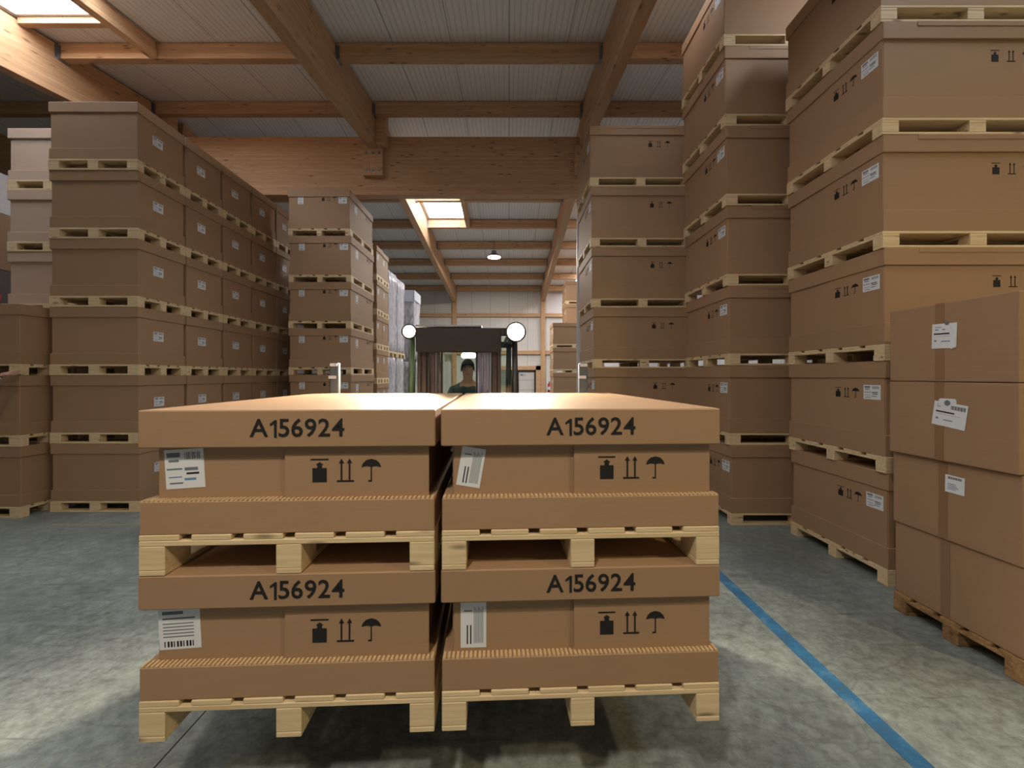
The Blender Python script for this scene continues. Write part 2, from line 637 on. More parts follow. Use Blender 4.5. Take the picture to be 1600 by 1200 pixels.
def symbols_mesh(face, W, D, uc, zc, h, gap, lift):
    """Handling marks: stacking weight, two upright arrows, umbrella."""
    mbs = [MB(), MB(), MB()]
    o, u, v, n = face_frame(face, W, D, uc, zc, lift)
    t = n * 0.0012

    def P(pts, du):
        mbs[0 if du < 0 else (1 if du == 0 else 2)].prism([(a * h + du, b * h) for a, b in pts], INK, o, u, v, t)
    P([(-.30, -.50), (.30, -.50), (.30, .10), (-.30, .10)], -gap)
    P([(-.10, .10), (.10, .10), (.10, .24), (-.10, .24)], -gap)
    P([(-.16, .24), (.16, .24), (0, .36)], -gap)
    P([(-.38, .44), (.38, .44), (.38, .50), (-.38, .50)], -gap)
    for d in (-.17, .17):
        P([(d - .035, -.42), (d + .035, -.42), (d + .035, .34), (d - .035, .34)], 0)
        P([(d - .11, .30), (d + .11, .30), (d, .50)], 0)
    P([(-.36, -.50), (.36, -.50), (.36, -.43), (-.36, -.43)], 0)
    arc = [(-.42, .12), (-.36, .28), (-.22, .42), (0, .48), (.22, .42), (.36, .28), (.42, .12), (.20, .17), (0, .14), (-.20, .17)]
    P(arc, gap)
    P([(-.025, -.45), (.025, -.45), (.025, .16), (-.025, .16)], gap)
    P([(-.13, -.50), (.025, -.50), (.025, -.44), (-.13, -.44)], gap)
    return [('weight_mark', mbs[0].mesh('weight_mark'), 0, 'black weight stacking mark'), ('arrow_mark', mbs[1].mesh('arrow_mark'), 0, 'black double arrow mark'), ('umbrella_mark', mbs[2].mesh('umbrella_mark'), 0, 'black umbrella mark')]


def sheet_mesh(face, W, D, uc, zc, w, h, lift, rot=0.0, style='wide'):
    """A stuck-on paper label with printed lines and bars."""
    mb = MB()
    o, u, v, n = face_frame(face, W, D, uc, zc, lift)
    cu, cv = u * math.cos(rot) + v * math.sin(rot), v * math.cos(rot) - u * math.sin(rot)

    def Q(x0, x1, y0, y1, m, t0, t1):
        mb.prism([(x0 * w, y0 * h), (x1 * w, y0 * h), (x1 * w, y1 * h), (x0 * w, y1 * h)], m, o + n * t0, cu, cv, n * (t1 - t0))
    Q(-.5, .5, -.5, .5, PAPER, 0, 0.0012)
    a, b = 0.0012, 0.0016
    if style == 'wide':
        Q(-.44, -.10, .30, .42, GREY_PRINT, a, b)
        Q(-.40, -.14, .18, .24, GREY_PRINT, a, b)
        for k in range(9):
            Q(.02 + k * .045, .02 + k * .045 + (.028 if k % 3 else .016), .24, .42, GREY_PRINT, a, b)
        Q(-.46, -.06, -.02, .02, GREY_PRINT, a, b)
        Q(.0, .34, -.05, .03, GREY_PRINT, a, b)
        Q(.04, .36, -.15, -.10, INK, a, b)
        Q(-.42, -.08, -.22, -.19, BLUE_PRINT, a, b)
        Q(-.02, .28, -.30, -.24, BLUE_PRINT, a, b)
        Q(-.40, -.06, -.38, -.34, GREY_PRINT, a, b)
    elif style == 'tall':
        Q(-.40, .10, .36, .44, GREY_PRINT, a, b)
        Q(-.40, .38, .24, .28, GREY_PRINT, a, b)
        for k in range(5):
            Q(-.40, .34, .12 - k * .08, .145 - k * .08, GREY_PRINT, a, b)
        for k in range(10):
            Q(-.38 + k * .075, -.38 + k * .075 + (.045 if k % 3 else .025), -.44, -.30, INK, a, b)
    elif style == 'bars':
        for k in range(2):
            Q(-.26 + k * .13, -.21 + k * .13, -.42, .0, INK, a, b)
        for k in range(7):
            Q(.02 + k * .055, .045 + k * .055, -.40, .40 - .03 * (k % 3), GREY_PRINT, a, b)
        Q(-.36, -.04, .30, .33, GREY_PRINT, a, b)
    elif style == 'invoice':
        Q(-.38, -.12, .34, .37, BLUE_PRINT, a, b)
        Q(-.38, -.24, .24, .28, GREY_PRINT, a, b)
        Q(-.08, .04, .24, .28, GREY_PRINT, a, b)
        Q(-.42, .30, .06, .12, INK, a, b)
        Q(-.40, .36, -.02, -.01, GREY_PRINT, a, b)
        Q(-.40, -.30, -.22, -.16, GREY_PRINT, a, b)
        Q(-.12, .26, -.24, -.20, BLUE_PRINT, a, b)
    elif style == 'invoice_barcode':
        Q(-.40, -.20, .36, .39, BLUE_PRINT, a, b)
        Q(-.40, -.30, .28, .31, GREY_PRINT, a, b)
        for k in range(16):
            Q(.02 + k * .028, .02 + k * .028 + (.018 if k % 3 else .01), .24, .40, INK, a, b)
        Q(-.42, .14, .06, .12, INK, a, b)
        Q(-.38, .34, -.02, -.01, GREY_PRINT, a, b)
        Q(-.40, -.32, -.24, -.16, BLUE_PRINT, a, b)
        Q(-.16, .12, -.25, -.21, BLUE_PRINT, a, b)
    elif style == 'rounded':
        for k in range(18):
            Q(-.36 + k * .040, -.36 + k * .040 + (.026 if k % 3 else .014), .28, .42, INK, a, b)
        for k in range(4):
            Q(-.36, .05 + .07 * (k % 3), -.02 - k * .10, .02 - k * .10, BLUE_PRINT if k % 2 else GREY_PRINT, a, b)
    return mb.mesh('label_sheet')


# ------------------------------------------------------------------ boxes
def box_kind(W, D, H, lid_h, tray_h, card, over=0.016, joint=None, marks=(), flap=None, flute=False, panel=0.005):
    """Mesh list of a lidded box of outer size W x D x H standing on z = 0 (the origin is the base centre)."""
    b = W / 2 - over, D / 2 - over
    body = MB()
    body.box(-b[0], b[0], -b[1], b[1], 0.004, H - 0.004, card, bevel=0.006)
    if joint:
        f, u0, u1 = joint                       # overlapping panel that leaves a vertical seam on that face
        o, u, v, n = face_frame(f, 2 * b[0], 2 * b[1], 0, 0, 0)
        body.prism([(u0, tray_h * .5), (u1, tray_h * .5), (u1, H - lid_h * .5), (u0, H - lid_h * .5)], card, o, u, v, n * panel)
    lid = MB()
    a = W / 2, D / 2
    lid.box(-a[0], a[0], -a[1], a[1], H - lid_h, H, card, bevel=0.005)
    if flap:
        f, u0, u1, fh = flap
        o, u, v, n = face_frame(f, W, D, 0, 0, 0)
        lid.prism([(u0, H - fh), (u1, H - fh), (u1, H - .001), (u0, H - .001)], card, o, u, v, n * 0.004)
    tray = MB()
    c = W / 2 - 0.004, D / 2 - 0.004
    if flute:
        t = over - 0.002
        tray.box(-c[0], c[0], -c[1], c[1], 0, tray_h - 0.004, card, bevel=0.003)
        for s in (-1, 1):                       # cut corrugated edge of the folded-up wall
            y = s * (c[1] - t / 2)
            k = int(2 * c[0] / 0.018)
            for q in range(k):
                x = -c[0] + 0.009 + q * 2 * c[0] / k
                tray.box(x - .0055, x + .0055, y - t / 2 + .001, y + t / 2 - .001, tray_h - .006, tray_h + .001, CARD_EDGE)
    else:
        tray.box(-c[0], c[0], -c[1], c[1], 0, tray_h, card, bevel=0.003)
    parts = [('body', body.mesh('body'), None, None), ('lid', lid.mesh('lid'), None, None), ('tray', tray.mesh('tray'), None, None)]
    for mk in marks:
        kind, face = mk[0], mk[1]
        lift = 0.0005
        if joint and face == joint[0]:
            lift = panel + 0.0005 if joint[1] <= mk[2] <= joint[2] else 0.0005
        if kind == 'symbols':
            parts += symbols_mesh(face, 2 * b[0], 2 * b[1], mk[2], mk[3], mk[4], mk[5], lift)
        elif kind == 'sheet':
            parts.append(('label_sheet', sheet_mesh(face, 2 * b[0], 2 * b[1], mk[2], mk[3], mk[4], mk[5], lift, mk[6], mk[7]), 0, 'white printed paper label'))
        elif kind == 'lettering':
            o, u, v, n = face_frame(face, W, D, mk[2], mk[3], 0.0012)
            me = code_mesh(mk[5])
            me.transform(Matrix(((u.x, v.x, n.x, o.x), (u.y, v.y, n.y, o.y), (u.z, v.z, n.z, o.z), (0, 0, 0, 1))))
            parts.append(('lettering', me, 1, 'black stencilled code'))
    return {'parts': parts, 'H': H, 'W': W, 'D': D}


# ------------------------------------------------------------------ pallets
PH = 0.144


def pallet_kind(W, D, m=PALLET, runners='x', board_n=5, block=(0.145, 0.1), PH=PH, simple_parts=False):
    """runners: the direction of the bottom skids and of the deck boards."""
    L, S = (W, D) if runners == 'x' else (D, W)

    def mk(name, x0, x1, y0, y1, z0, z1):
        mb = MB()
        mb.box(x0, x1, y0, y1, z0, z1, m, bevel=0.003)
        me = mb.mesh(name)
        # boards are built along local X, then turned
        if runners == 'y':
            me.transform(Matrix.Rotation(R(90), 4, 'Z'))
        return me
    bl, bs = block
    parts = []
    ys = [-S / 2 + bs / 2, 0, S / 2 - bs / 2]
    xs = [-L / 2 + bl / 2, 0, L / 2 - bl / 2]
    if simple_parts:
        mb = MB()
        mb.box(-L / 2, L / 2, -S / 2, S / 2, .100, PH, m)
        d = mb.mesh('deck')
        mb = MB()
        for y in ys:
            mb.box(-L / 2, L / 2, y - bs / 2, y + bs / 2, 0, .022, m)
            for x in xs:
                mb.box(x - bl / 2, x + bl / 2, y - bs / 2, y + bs / 2, .022, .1, m)
        f = mb.mesh('feet')
        if runners == 'y':
            for me in (d, f):
                me.transform(Matrix.Rotation(R(90), 4, 'Z'))
        return {'parts': [('deck', d, None, None), ('runner_frame', f, None, None)], 'W': W, 'D': D}
    for y in ys:
        parts.append(('bottom_board', mk('bottom_board', -L / 2, L / 2, y - bs / 2, y + bs / 2, 0, .022), None, None))
    for x in xs:
        for y in ys:
            parts.append(('block', mk('block', x - bl / 2, x + bl / 2, y - bs / 2, y + bs / 2, .0221, PH - .0441), None, None))
    for x in xs:
        parts.append(('stringer_board', mk('stringer_board', x - bl / 2, x + bl / 2, -S / 2, S / 2, PH - .044, PH - .0221), None, None))
    bw = S / board_n * 0.80
    for k in range(board_n):
        y = -S / 2 + bw / 2 + k * (S - bw) / (board_n - 1)
        parts.append(('deck_board', mk('deck_board', -L / 2, L / 2, y - bw / 2, y + bw / 2, PH - .022, PH), None, None))
    return {'parts': parts, 'W': W, 'D': D}


def stack(n, box, pal, cx, cy, where, group, lean=(0.0, 0.0), rz=0.0, names=None, base=0.0, jitter=0.006, word='brown lidded box', pword='pallet'):
    """n pallets each carrying one box, one above the other."""
    names = names or ORD
    z = base
    for i in range(n):
        jx, jy = random.uniform(-jitter, jitter), random.uniform(-jitter, jitter)
        x, y = cx + lean[0] * i + jx, cy + lean[1] * i + jy
        a = rz + random.uniform(-0.004, 0.004)
        od = names[n - 1 - i] if n <= len(names) else names[n - 1 - i]
        if pal:
            p = empty('wooden_pallet', (x, y, z), a, f'{pword} under {od} box, {where}', 'pallet', 'pallets in ' + group)
            spawn(pal['parts'], p)
            z += PH
        b = empty('cardboard_box', (x + random.uniform(-jitter, jitter), y, z + 0.0005), a, f'{word}, {od} of {where}', 'box', 'boxes in ' + group)
        spawn(box['parts'], b)
        z += box['H'] + 0.0012


ORD = ['topmost', 'second from top', 'third from top', 'fourth from top', 'fifth from top', 'sixth from top', 'seventh from top', 'eighth from top']

# ------------------------------------------------------------------ the hall
RIDGE_Y = 9.1
M_NEAR, M_FAR = 0.14, 0.095


def beam_bottom(y):
    return 7.0 - M_NEAR * (RIDGE_Y - y) if y <= RIDGE_Y else 6.97 - M_FAR * (y - RIDGE_Y)


BEAM_H = 0.85


def roof_z(y):
    return beam_bottom(y) + BEAM_H


Y_END, Y_BACK, X_L, X_R = 21.7, -7.0, -13.2, 8.2

fl = MB()
fl.box(X_L, X_R, Y_BACK, Y_END, -0.2, 0.0, FLOOR)
tag(link('floor', fl.mesh('floor')), kind='structure')
ew = MB()
ew.box(X_L, X_R, Y_END, Y_END + 0.15, 0, 7.2, WALLP)
tag(link('wall_end', ew.mesh('wall_end')), kind='structure')
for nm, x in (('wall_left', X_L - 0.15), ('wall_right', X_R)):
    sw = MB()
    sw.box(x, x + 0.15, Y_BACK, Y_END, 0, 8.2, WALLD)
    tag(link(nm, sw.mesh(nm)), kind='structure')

REAL_AND_ADDED_SKYLIGHTS = [(-7.70, -6.16, 4.2, 6.31), (-2.80, -1.52, 10.76, 14.10), (4.0, 5.2, 2.0, 4.0), (-0.8, 0.4, 1.2, 2.9),  # last one here is unseen, added to brighten the middle bay
             (3.3, 4.8, 11.0, 16.0), (3.4, 5.6, 17.3, 21.2), (-5.9, -4.3, 5.22, 5.85), (1.95, 2.55, 5.22, 5.85)]  # this row: unseen skylights added to brighten stacks, roof and end wall
deck = MB()


def deck_slab(x0, x1, y0, y1):
    """A sloping slab between two lines y0 and y1 (both on one side of the ridge)."""
    T = 0.12
    z0, z1 = roof_z(y0), roof_z(y1)
    if y0 == RIDGE_Y:
        z0 = 6.97 + BEAM_H
    deck.prism([(y0, z0), (y1, z1), (y1, z1 + T), (y0, z0 + T)], DECK, (x0, 0, 0), (0, 1, 0), (0, 0, 1), (x1 - x0, 0, 0))


for (ya, yb) in ((Y_BACK, RIDGE_Y), (RIDGE_Y, Y_END)):
    holes = [h for h in REAL_AND_ADDED_SKYLIGHTS if ya <= h[2] and h[3] <= yb]
    ys = sorted({ya, yb} | {h[2] for h in holes} | {h[3] for h in holes})
    for a, b in zip(ys, ys[1:]):
        hs = sorted([h for h in holes if h[2] <= a + 1e-6 and h[3] >= b - 1e-6])
        x = X_L
        for h in hs:
            deck_slab(x, h[0], a, b)
            x = h[1]
        deck_slab(x, X_R, a, b)
ceil = tag(link('ceiling', deck.mesh('ceiling')), kind='structure')
for i, (x0, x1, y0, y1) in enumerate(REAL_AND_ADDED_SKYLIGHTS):
    r = tag(empty(f'window_{i + 1}', ((x0 + x1) / 2, (y0 + y1) / 2, roof_z((y0 + y1) / 2))), kind='structure')  # added skylights are built here like the real ones
    lx, ly = (x1 - x0) / 2, (y1 - y0) / 2
    sl = M_NEAR if y1 <= RIDGE_Y else -M_FAR
    mt = Matrix.Rotation(math.atan(sl), 4, 'X')
    p = MB()
    p.box(-lx, lx, -ly, ly, 0.10, 0.115, DAYLIGHT, mtx=mt)
    link('pane', p.mesh('pane'), r)
    f = MB()
    for (a0, a1, b0, b1) in ((-lx, -lx + .03, -ly, ly), (lx - .03, lx, -ly, ly), (-lx, lx, -ly, -ly + .03), (-lx, lx, ly - .03, ly)):
        f.box(a0, a1, b0, b1, 0.0, 0.10, DOORWHITE, mtx=mt)
    link('window_frame', f.mesh('window_frame'), r)


def timber(name, p0, p1, width, height, label=None, cat='beam', m=GLULAM):
    """A beam along its local X; p0, p1 are the ends of the bottom centre line."""
    p0, p1 = Vector(p0), Vector(p1)
    d = (p1 - p0)
    L = d.length
    x = d.normalized()
    y = Vector((0, 0, 1)).cross(x).normalized()
    z = x.cross(y)
    mb = MB()
    mb.box(0, L, -width / 2, width / 2, 0, height, m, bevel=0.006)
    o = link(name, mb.mesh(name))
    o.matrix_world = Matrix(((x.x, y.x, z.x, p0.x), (x.y, y.y, z.y, p0.y), (x.z, y.z, z.z, p0.z), (0, 0, 0, 1)))
    return tag(o, label, cat, None, 'structure')


BX = [-12.55, -7.82, -3.05, 1.70, 6.45]
BW = 0.2
G_Y0, G_Y1 = 9.2, 9.42                          # the deep girder across the hall
BNAMES = ['outer aisle', 'side aisle', 'box row', 'middle aisle', 'far side aisle']
for i, x in enumerate(BX):
    timber('roof_beam', (x, Y_BACK, beam_bottom(Y_BACK)), (x, G_Y0 - .002, beam_bottom(G_Y0 - .002)), BW, BEAM_H - .004, f'glued spruce roof beam over the {BNAMES[i]}, before the girder')
    xf0, xf1 = x + 0.06, x + 0.13
    timber('roof_beam', (xf0, G_Y1 + .002, beam_bottom(G_Y1)), (xf1, Y_END - .25, beam_bottom(Y_END - .25)), BW, BEAM_H - .004, f'glued spruce roof beam over the {BNAMES[i]}, beyond the girder')
    # column on the end wall
    timber('roof_column', (xf1, Y_END - .125, 0), (xf1, Y_END - .126, roof_z(Y_END) - .06), 0.24, 0.24, f'timber column on the end wall under the {BNAMES[i]} beam', 'column')
g = timber('roof_girder', (X_L, G_Y0, 5.96), (X_R, G_Y0, 5.96), 0.0, 0.0, 'deep glued spruce girder spanning the hall crosswise', 'girder')
mb = MB()
mb.box(0, X_R - X_L, 0, G_Y1 - G_Y0, 0, 7.29 - 5.96, GLULAM, bevel=0.008)
g.data = mb.mesh('roof_girder')
# bolted timber shoe under each near beam
for i, x in enumerate(BX[1:4]):
    r = tag(empty('beam_shoe', (x, G_Y0, 6.33)), f'bolted timber shoe on the girder under the {BNAMES[i + 1]} beam', 'bracket', None, 'structure')
    mb = MB()
    for k in range(3):
        mb.box(-.22 + k * .147, -.22 + k * .147 + .145, -.16, -.002, 0, .655, GLULAM, bevel=0.003)
    me = mb.mesh('shoe_block')
    link('shoe_block', me, r)
    for k in range(3):
        for zz in (.12, .50):
            bo = MB()
            bo.cyl((-.147 + k * .147, -.158, zz), (-.147 + k * .147, -.176, zz), .026, STEEL, n=6)
            bo.cyl((-.147 + k * .147, -.158, zz), (-.147 + k * .147, -.164, zz), .036, STEEL, n=16)
            link('bolt', bo.mesh('bolt'), r)
    # post beside the beam above the girder
    mb = MB()
    mb.box(.105, .32, -.30, -.06, .655, 1.50, GLULAM, bevel=0.004)
    link('post', mb.mesh('post'), r)

PURLIN_H, PURLIN_W = 0.27, 0.14
NEAR_P = [5.12, 6.97, 8.82]
FAR_P = [10.68, 12.45, 14.22, 16.0, 17.78, 19.6, 21.45]
bays = list(zip(BX, BX[1:]))
BAYN = ['outer bay', 'bay over the box row', 'middle bay', 'bay over the tall stacks']
PN = ['first', 'second', 'third']
FN = ['first', 'second', 'third', 'fourth', 'fifth', 'sixth', 'last']


def purlin(x0, x1, y, label):
    z = roof_z(y) - PURLIN_H - (0.02)
    o = timber('roof_purlin', (x0, y, z), (x1, y, z), PURLIN_W, PURLIN_H, label, 'purlin')
    L = x1 - x0
    for s in (0, 1):                            # steel hanger at each end
        h = MB()
        a, b = (0.001, 0.055) if s == 0 else (L - 0.055, L - 0.001)
        h.box(a, b, -PURLIN_W / 2 - .006, -PURLIN_W / 2 - .001, -.004, PURLIN_H * .8, STEEL)
        h.box(a, b, PURLIN_W / 2 + .001, PURLIN_W / 2 + .006, -.004, PURLIN_H * .8, STEEL)
        h.box(a, b, -PURLIN_W / 2 - .006, PURLIN_W / 2 + .006, -.012, -.004, STEEL)
        e = (.001, .006) if s == 0 else (L - .006, L - .001)
        h.box(e[0], e[1], -PURLIN_W / 2 - .05, PURLIN_W / 2 + .05, -.004, PURLIN_H * .8, STEEL)
        link('joist_hanger', h.mesh('joist_hanger'), o)


for bi, (xa, xb) in enumerate(bays):
    for pi, y in enumerate(NEAR_P):
        purlin(xa + BW / 2, xb - BW / 2, y, f'{PN[pi]} purlin before the girder in the {BAYN[bi]}')
    for pi, y in enumerate(FAR_P):
        xo = 0.06 + 0.07 * (y - G_Y1) / 12.0
        purlin(xa + BW / 2 + xo, xb - BW / 2 + xo, y, f'{FN[pi]} purlin beyond the girder in the {BAYN[bi]}')


def trimmer(x, y0, y1, label):
    timber('roof_trimmer', (x, y0, roof_z(y0) - PURLIN_H - .02), (x, y1, roof_z(y1) - PURLIN_H - .02), 0.14, PURLIN_H, label, 'trimmer')


trimmer(-6.07, 5.2, 6.89, 'short trimmer beam beside the bright skylight over the box row')
trimmer(-1.43, 10.76, 14.14, 'short trimmer beam beside the long skylight beyond the girder')
timber('roof_trimmer', (-7.71, 6.37, roof_z(6.37) - .11), (-6.15, 6.37, roof_z(6.37) - .11), 0.1, 0.10, 'cross trimmer closing the end of the bright skylight', 'trimmer')
# wall rails on the end wall
for k, zz in enumerate((5.0, 3.0)):
    for bi, (xa, xb) in enumerate(bays):
        timber('wall_rail', (xa + .26, Y_END - .06, zz), (xb, Y_END - .06, zz), 0.11, 0.2, f'{["upper", "lower"][k]} timber rail on the end wall in the {BAYN[bi]}', 'rail')


# hall lamps, the added ones included
def lamp_housing(x, y, z, label):
    r = tag(empty('ceiling_lamp', (x, y, z)), label, 'lamp', 'round hanging lamps under the roof')
    b = MB()
    b.cyl((0, 0, -.10), (0, 0, .02), .27, STEEL, .14, 28)
    b.cyl((0, 0, .02), (0, 0, .14), .10, STEEL, n=20)
    link('shade', b.mesh('shade'), r)
    l = MB()
    l.cyl((0, 0, -.115), (0, 0, -.101), .25, HALL_LENS, n=28)
    link('lens', l.mesh('lens'), r)
    c = MB()
    c.cyl((0, 0, .14), (0, 0, roof_z(y) - z), .012, STEEL, n=8)
    link('hanging_rod', c.mesh('hanging_rod'), r)


HL = ['round ceiling lamp hanging above the tall stacks near the camera', 'round ceiling lamp hanging behind the camera position', 'round ceiling lamp over the box row near the camera', 'small round lamp hanging beyond the girder']
for (x, y, z, p, c), lab in zip(LAMPS, HL):
    lamp_housing(x, y, z, lab)

# floor marking
mb = MB()
mb.box(-.05, .05, -6.5, 6.4, 0.0, 0.0012, BLUELINE)
tag(link('floor_line', mb.mesh('floor_line'), None, (1.93, 0, 0.0005)), 'long worn blue painted line on the concrete floor', 'floor marking')
mb = MB()
mb.box(-.004, .004, -6.9, 21.0, 0.0, 0.0006, INK)
tag(link('floor_joint', mb.mesh('floor_joint'), None, (-1.648, 0, 0.0003)), 'thin dark joint cut along the concrete floor', 'floor marking', None, 'structure')
mb = MB()
mb.box(-5.6, -4.3, -.02, .02, 0.0, 0.0010, simple('worn_yellow_paint', (0.34, 0.30, 0.13), 0.6, noise=0.4, nscale=6))
tag(link('floor_dash', mb.mesh('floor_dash'), None, (0, 4.93, 0.0004)), 'faint worn yellow dash on the floor before the box row', 'floor marking')

# ------------------------------------------------------------------ left box row (five columns, six high)
A_BOX = box_kind(1.2, 0.79, 0.772, 0.14, 0.15, CARD, marks=[('sheet', 'right', -0.07, 0.40, 0.165, 0.13, 0.0, 'wide')])
A_PAL = pallet_kind(1.2, 0.8)
COLN = ['front column of the long row', 'second column of the long row', 'third column of the long row', 'fourth column of the long row', 'fifth column of the long row']
for k in range(5):
    stack(6, A_BOX, A_PAL, -5.545, 5.40 + 0.4 + k * 0.807, COLN[k], 'the long row of columns', lean=(-0.006, 0), jitter=0.0025)
# low stack at the frame's edge, and the paler stack behind it
A0_BOX = box_kind(1.2, 0.72, 0.772, 0.14, 0.15, CARD, marks=[('sheet', 'front', 0.10, 0.42, 0.16, 0.14, 0.0, 'tall')])
A0_PAL = pallet_kind(1.2, 0.72)
stack(3, A0_BOX, A0_PAL, -6.855, 5.17 + .36, 'the low stack touched by a hand', 'the low stack')
AP_BOX = box_kind(1.2, 0.79, 0.772, 0.15, 0.15, CARD_LIGHT, over=0.022, flute=True)
stack(6, AP_BOX, A_PAL, -6.83, 5.97 + .4, 'the pale stack behind the low one', 'the pale stack', word='pale lidded box')

# ------------------------------------------------------------------ labelled stack by the wrapped goods
MW, MD = 1.25, 1.38
TWIN = [('symbols', 'front', 0.20, 0.60, 0.09, 0.115, 0), ('sheet', 'front', 0.475, 0.565, 0.165, 0.125, 0.0, 'wide'),
        ('sheet', 'front', -0.37, 0.575, 0.11, 0.165, 0.0, 'tall'), ('sheet', 'right', -0.34, 0.50, 0.13, 0.17, 0.0, 'tall'),
        ('symbols', 'right', 0.40, 0.58, 0.09, 0.115, 0)]
M_BOX = box_kind(MW, MD, 0.782, 0.15, 0.155, CARD, joint=('front', -0.04, MW / 2 - .02), marks=TWIN)
M_PAL = pallet_kind(MW, MD, runners='y')
stack(6, M_BOX, M_PAL, -3.775, 8.07 + MD / 2, 'the twin-label stack', 'the twin-label stack', lean=(-0.004, 0))
# two narrow columns behind it
S_BOX = box_kind(0.80, 0.50, 0.676, 0.12, 0.13, CARD, marks=[('sheet', 'right', -0.12, 0.42, 0.10, 0.14, 0.0, 'tall')])
S_PAL = pallet_kind(0.80, 0.50, runners='y', simple_parts=True, block=(0.1, 0.1))
stack(6, S_BOX, S_PAL, -3.52, 9.78, 'the first narrow column', 'the narrow columns')
stack(6, S_BOX, S_PAL, -3.54, 10.32, 'the second narrow column', 'the narrow columns')

# ------------------------------------------------------------------ tall stacks along the other side
RW, RD, RH = 1.65, 1.2, 0.832


def big_kind(W, D, mirror=False):
    return box_kind(W, D, RH, 0.150, 0.185, CARD,
                    joint=('left', -0.04, D / 2 - .02),
                    marks=[('symbols', 'left', 0.19, 0.545, 0.095, 0.10, 0), ('sheet', 'left', 0.46, 0.555, 0.17, 0.13, 0.0, 'wide'),
                           ('symbols', 'front', 0.30, 0.545, 0.10, 0.14, 0)],
                    flap=('front', -W / 2 + .30, W / 2 - .25, 0.04))


R_BOX = big_kind(RW, RD)
R_PAL = pallet_kind(RW, RD)
R3_BOX = big_kind(1.65, 1.25)
R3_PAL = pallet_kind(1.65, 1.25)
stack(6, R_BOX, R_PAL, 3.265 + RW / 2, 3.48 + RD / 2, 'the stack behind the taped cartons', 'the stack behind the taped cartons', lean=(-0.010, 0))
stack(7, R_BOX, R_PAL, 2.72 + RW / 2, 4.93 + RD / 2, 'the seven-box stack', 'the seven-box stack', lean=(-0.016, 0))
stack(6, R3_BOX, R3_PAL, 1.40 + RW / 2, 6.5 + 1.25 / 2, 'the stack beside the grey post', 'the stack beside the grey post', lean=(-0.018, 0))
F_BOX = box_kind(1.65, 1.2, RH, 0.15, 0.185, CARD, marks=[('sheet', 'left', 0.3, 0.5, 0.17, 0.13, 0.0, 'wide')])
F_PAL = pallet_kind(1.65, 1.2, simple_parts=True)
stack(4, F_BOX, F_PAL, 1.72 + 1.65 / 2, 15.7 + .6, 'the four-box stack by the extinguisher', 'the four-box stack')
stack(6, F_BOX, F_PAL, 2.42 + 1.65 / 2, 17.1 + .6, 'the six-box stack by the end wall', 'the six-box stack')

# plain taped cartons on an old pallet
O_PAL = pallet_kind(1.2, 0.80, PALLET_OLD, board_n=5)
cx, cy, crz = 3.02 + .6, 2.37 + .40, R(0.8)
p = empty('wooden_pallet', (cx, cy, 0), crz, 'stained brown pallet under the plain taped cartons', 'pallet')
spawn(O_PAL['parts'], p)
CH = 0.546
CD = 0.79


def carton(i, dx, extras, label):
    mb = MB()
    mb.box(-.60, .60, -CD / 2, CD / 2, 0.001, CH - .003, CARD_PLAIN, bevel=0.008, seg=2)
    body = mb.mesh('body')
    t = MB()
    t.box(-.602, -.30, .005, .065, CH - .004, CH - .0022, TAPE)          # tape over the top edge
    t.box(-.6016, -.5995, .005, .065, 0.012, CH - .0045, TAPE)
    parts = [('body', body, None, None), ('packing_tape', t.mesh('packing_tape'), None, 'brown packing tape')]
    for e in extras:
        parts.append(e)
    b = empty('cardboard_carton', (cx + dx, cy, PH + .0005 + i * CH), crz + random.uniform(-.006, .006), label, 'carton', 'plain taped cartons')
    spawn(parts, b)


def sheet_part(u, z, w_, h_, rot, style):
    return ('label_sheet', sheet_mesh('left', 1.204, CD, u, z, w_, h_, 0.0005, rot, style), 0, 'white printed paper label')


def hook_tab(u, z):
    mb = MB()
    o, uu, v, n = face_frame('left', 1.204, CD, u, z, 0.0022)
    mb.prism([(-.055, -.025), (.055, -.025), (.055, .012), (.045, .022), (-.045, .022), (-.055, .012)], PAPER, o, uu, v, n * .001)
    mb.prism([(math.cos(a) * .019, math.sin(a) * .019 - .008) for a in [k * math.pi / 6 for k in range(12)]], GREY_PRINT, o + n * .001, uu, v, n * .001)
    return ('hanging_tab', mb.mesh('hanging_tab'), 0, 'white punched hanging tab')


def curl_sheet(u, z):
    """A sheet whose corner has come loose and folded over."""
    mb = MB()
    o, uu, v, n = face_frame('left', 1.204, CD, u, z, 0.0024)
    mb.prism([(.045, -.09), (.075, -.075), (.068, .0), (.035, .085)], PAPER, o, uu, v, n * .004)
    mb.prism([(math.cos(a) * .014 + .02, math.sin(a) * .014 + .09) for a in [k * math.pi / 6 for k in range(12)]], GREY_PRINT, o, uu, v, n * .002)
    return ('loose_corner', mb.mesh('loose_corner'), 0, 'curled corner of the label')


carton(0, 0.012, [], 'plain taped carton without label, standing on the stained pallet')
carton(1, -0.004, [sheet_part(0.04, 0.395, 0.118, 0.118, -.02, 'rounded')], 'plain taped carton with small rounded label')
carton(2, -0.035, [sheet_part(0.03, 0.32, 0.205, 0.165, -.13, 'invoice_barcode'), hook_tab(0.02, 0.41)], 'plain taped carton with tilted label hanging from a tab')
carton(3, -0.030, [sheet_part(-0.005, 0.315, 0.155, 0.17, -.03, 'invoice'), curl_sheet(-0.005, .31)], 'topmost plain taped carton with curled white label')

# ------------------------------------------------------------------ the forklift and its load share one frame, turned a little
TRUCK = Matrix.Translation((-0.29, 1.65, 0)) @ Matrix.Rotation(R(2.5), 4, 'Z')
TRZ = R(2.5)


def tw(u, v, z):
    return TRUCK @ Vector((u, v, z))


LW, LD, LH = 1.172, 1.60, 0.497
LPH = 0.162
LOAD_Z = 0.365


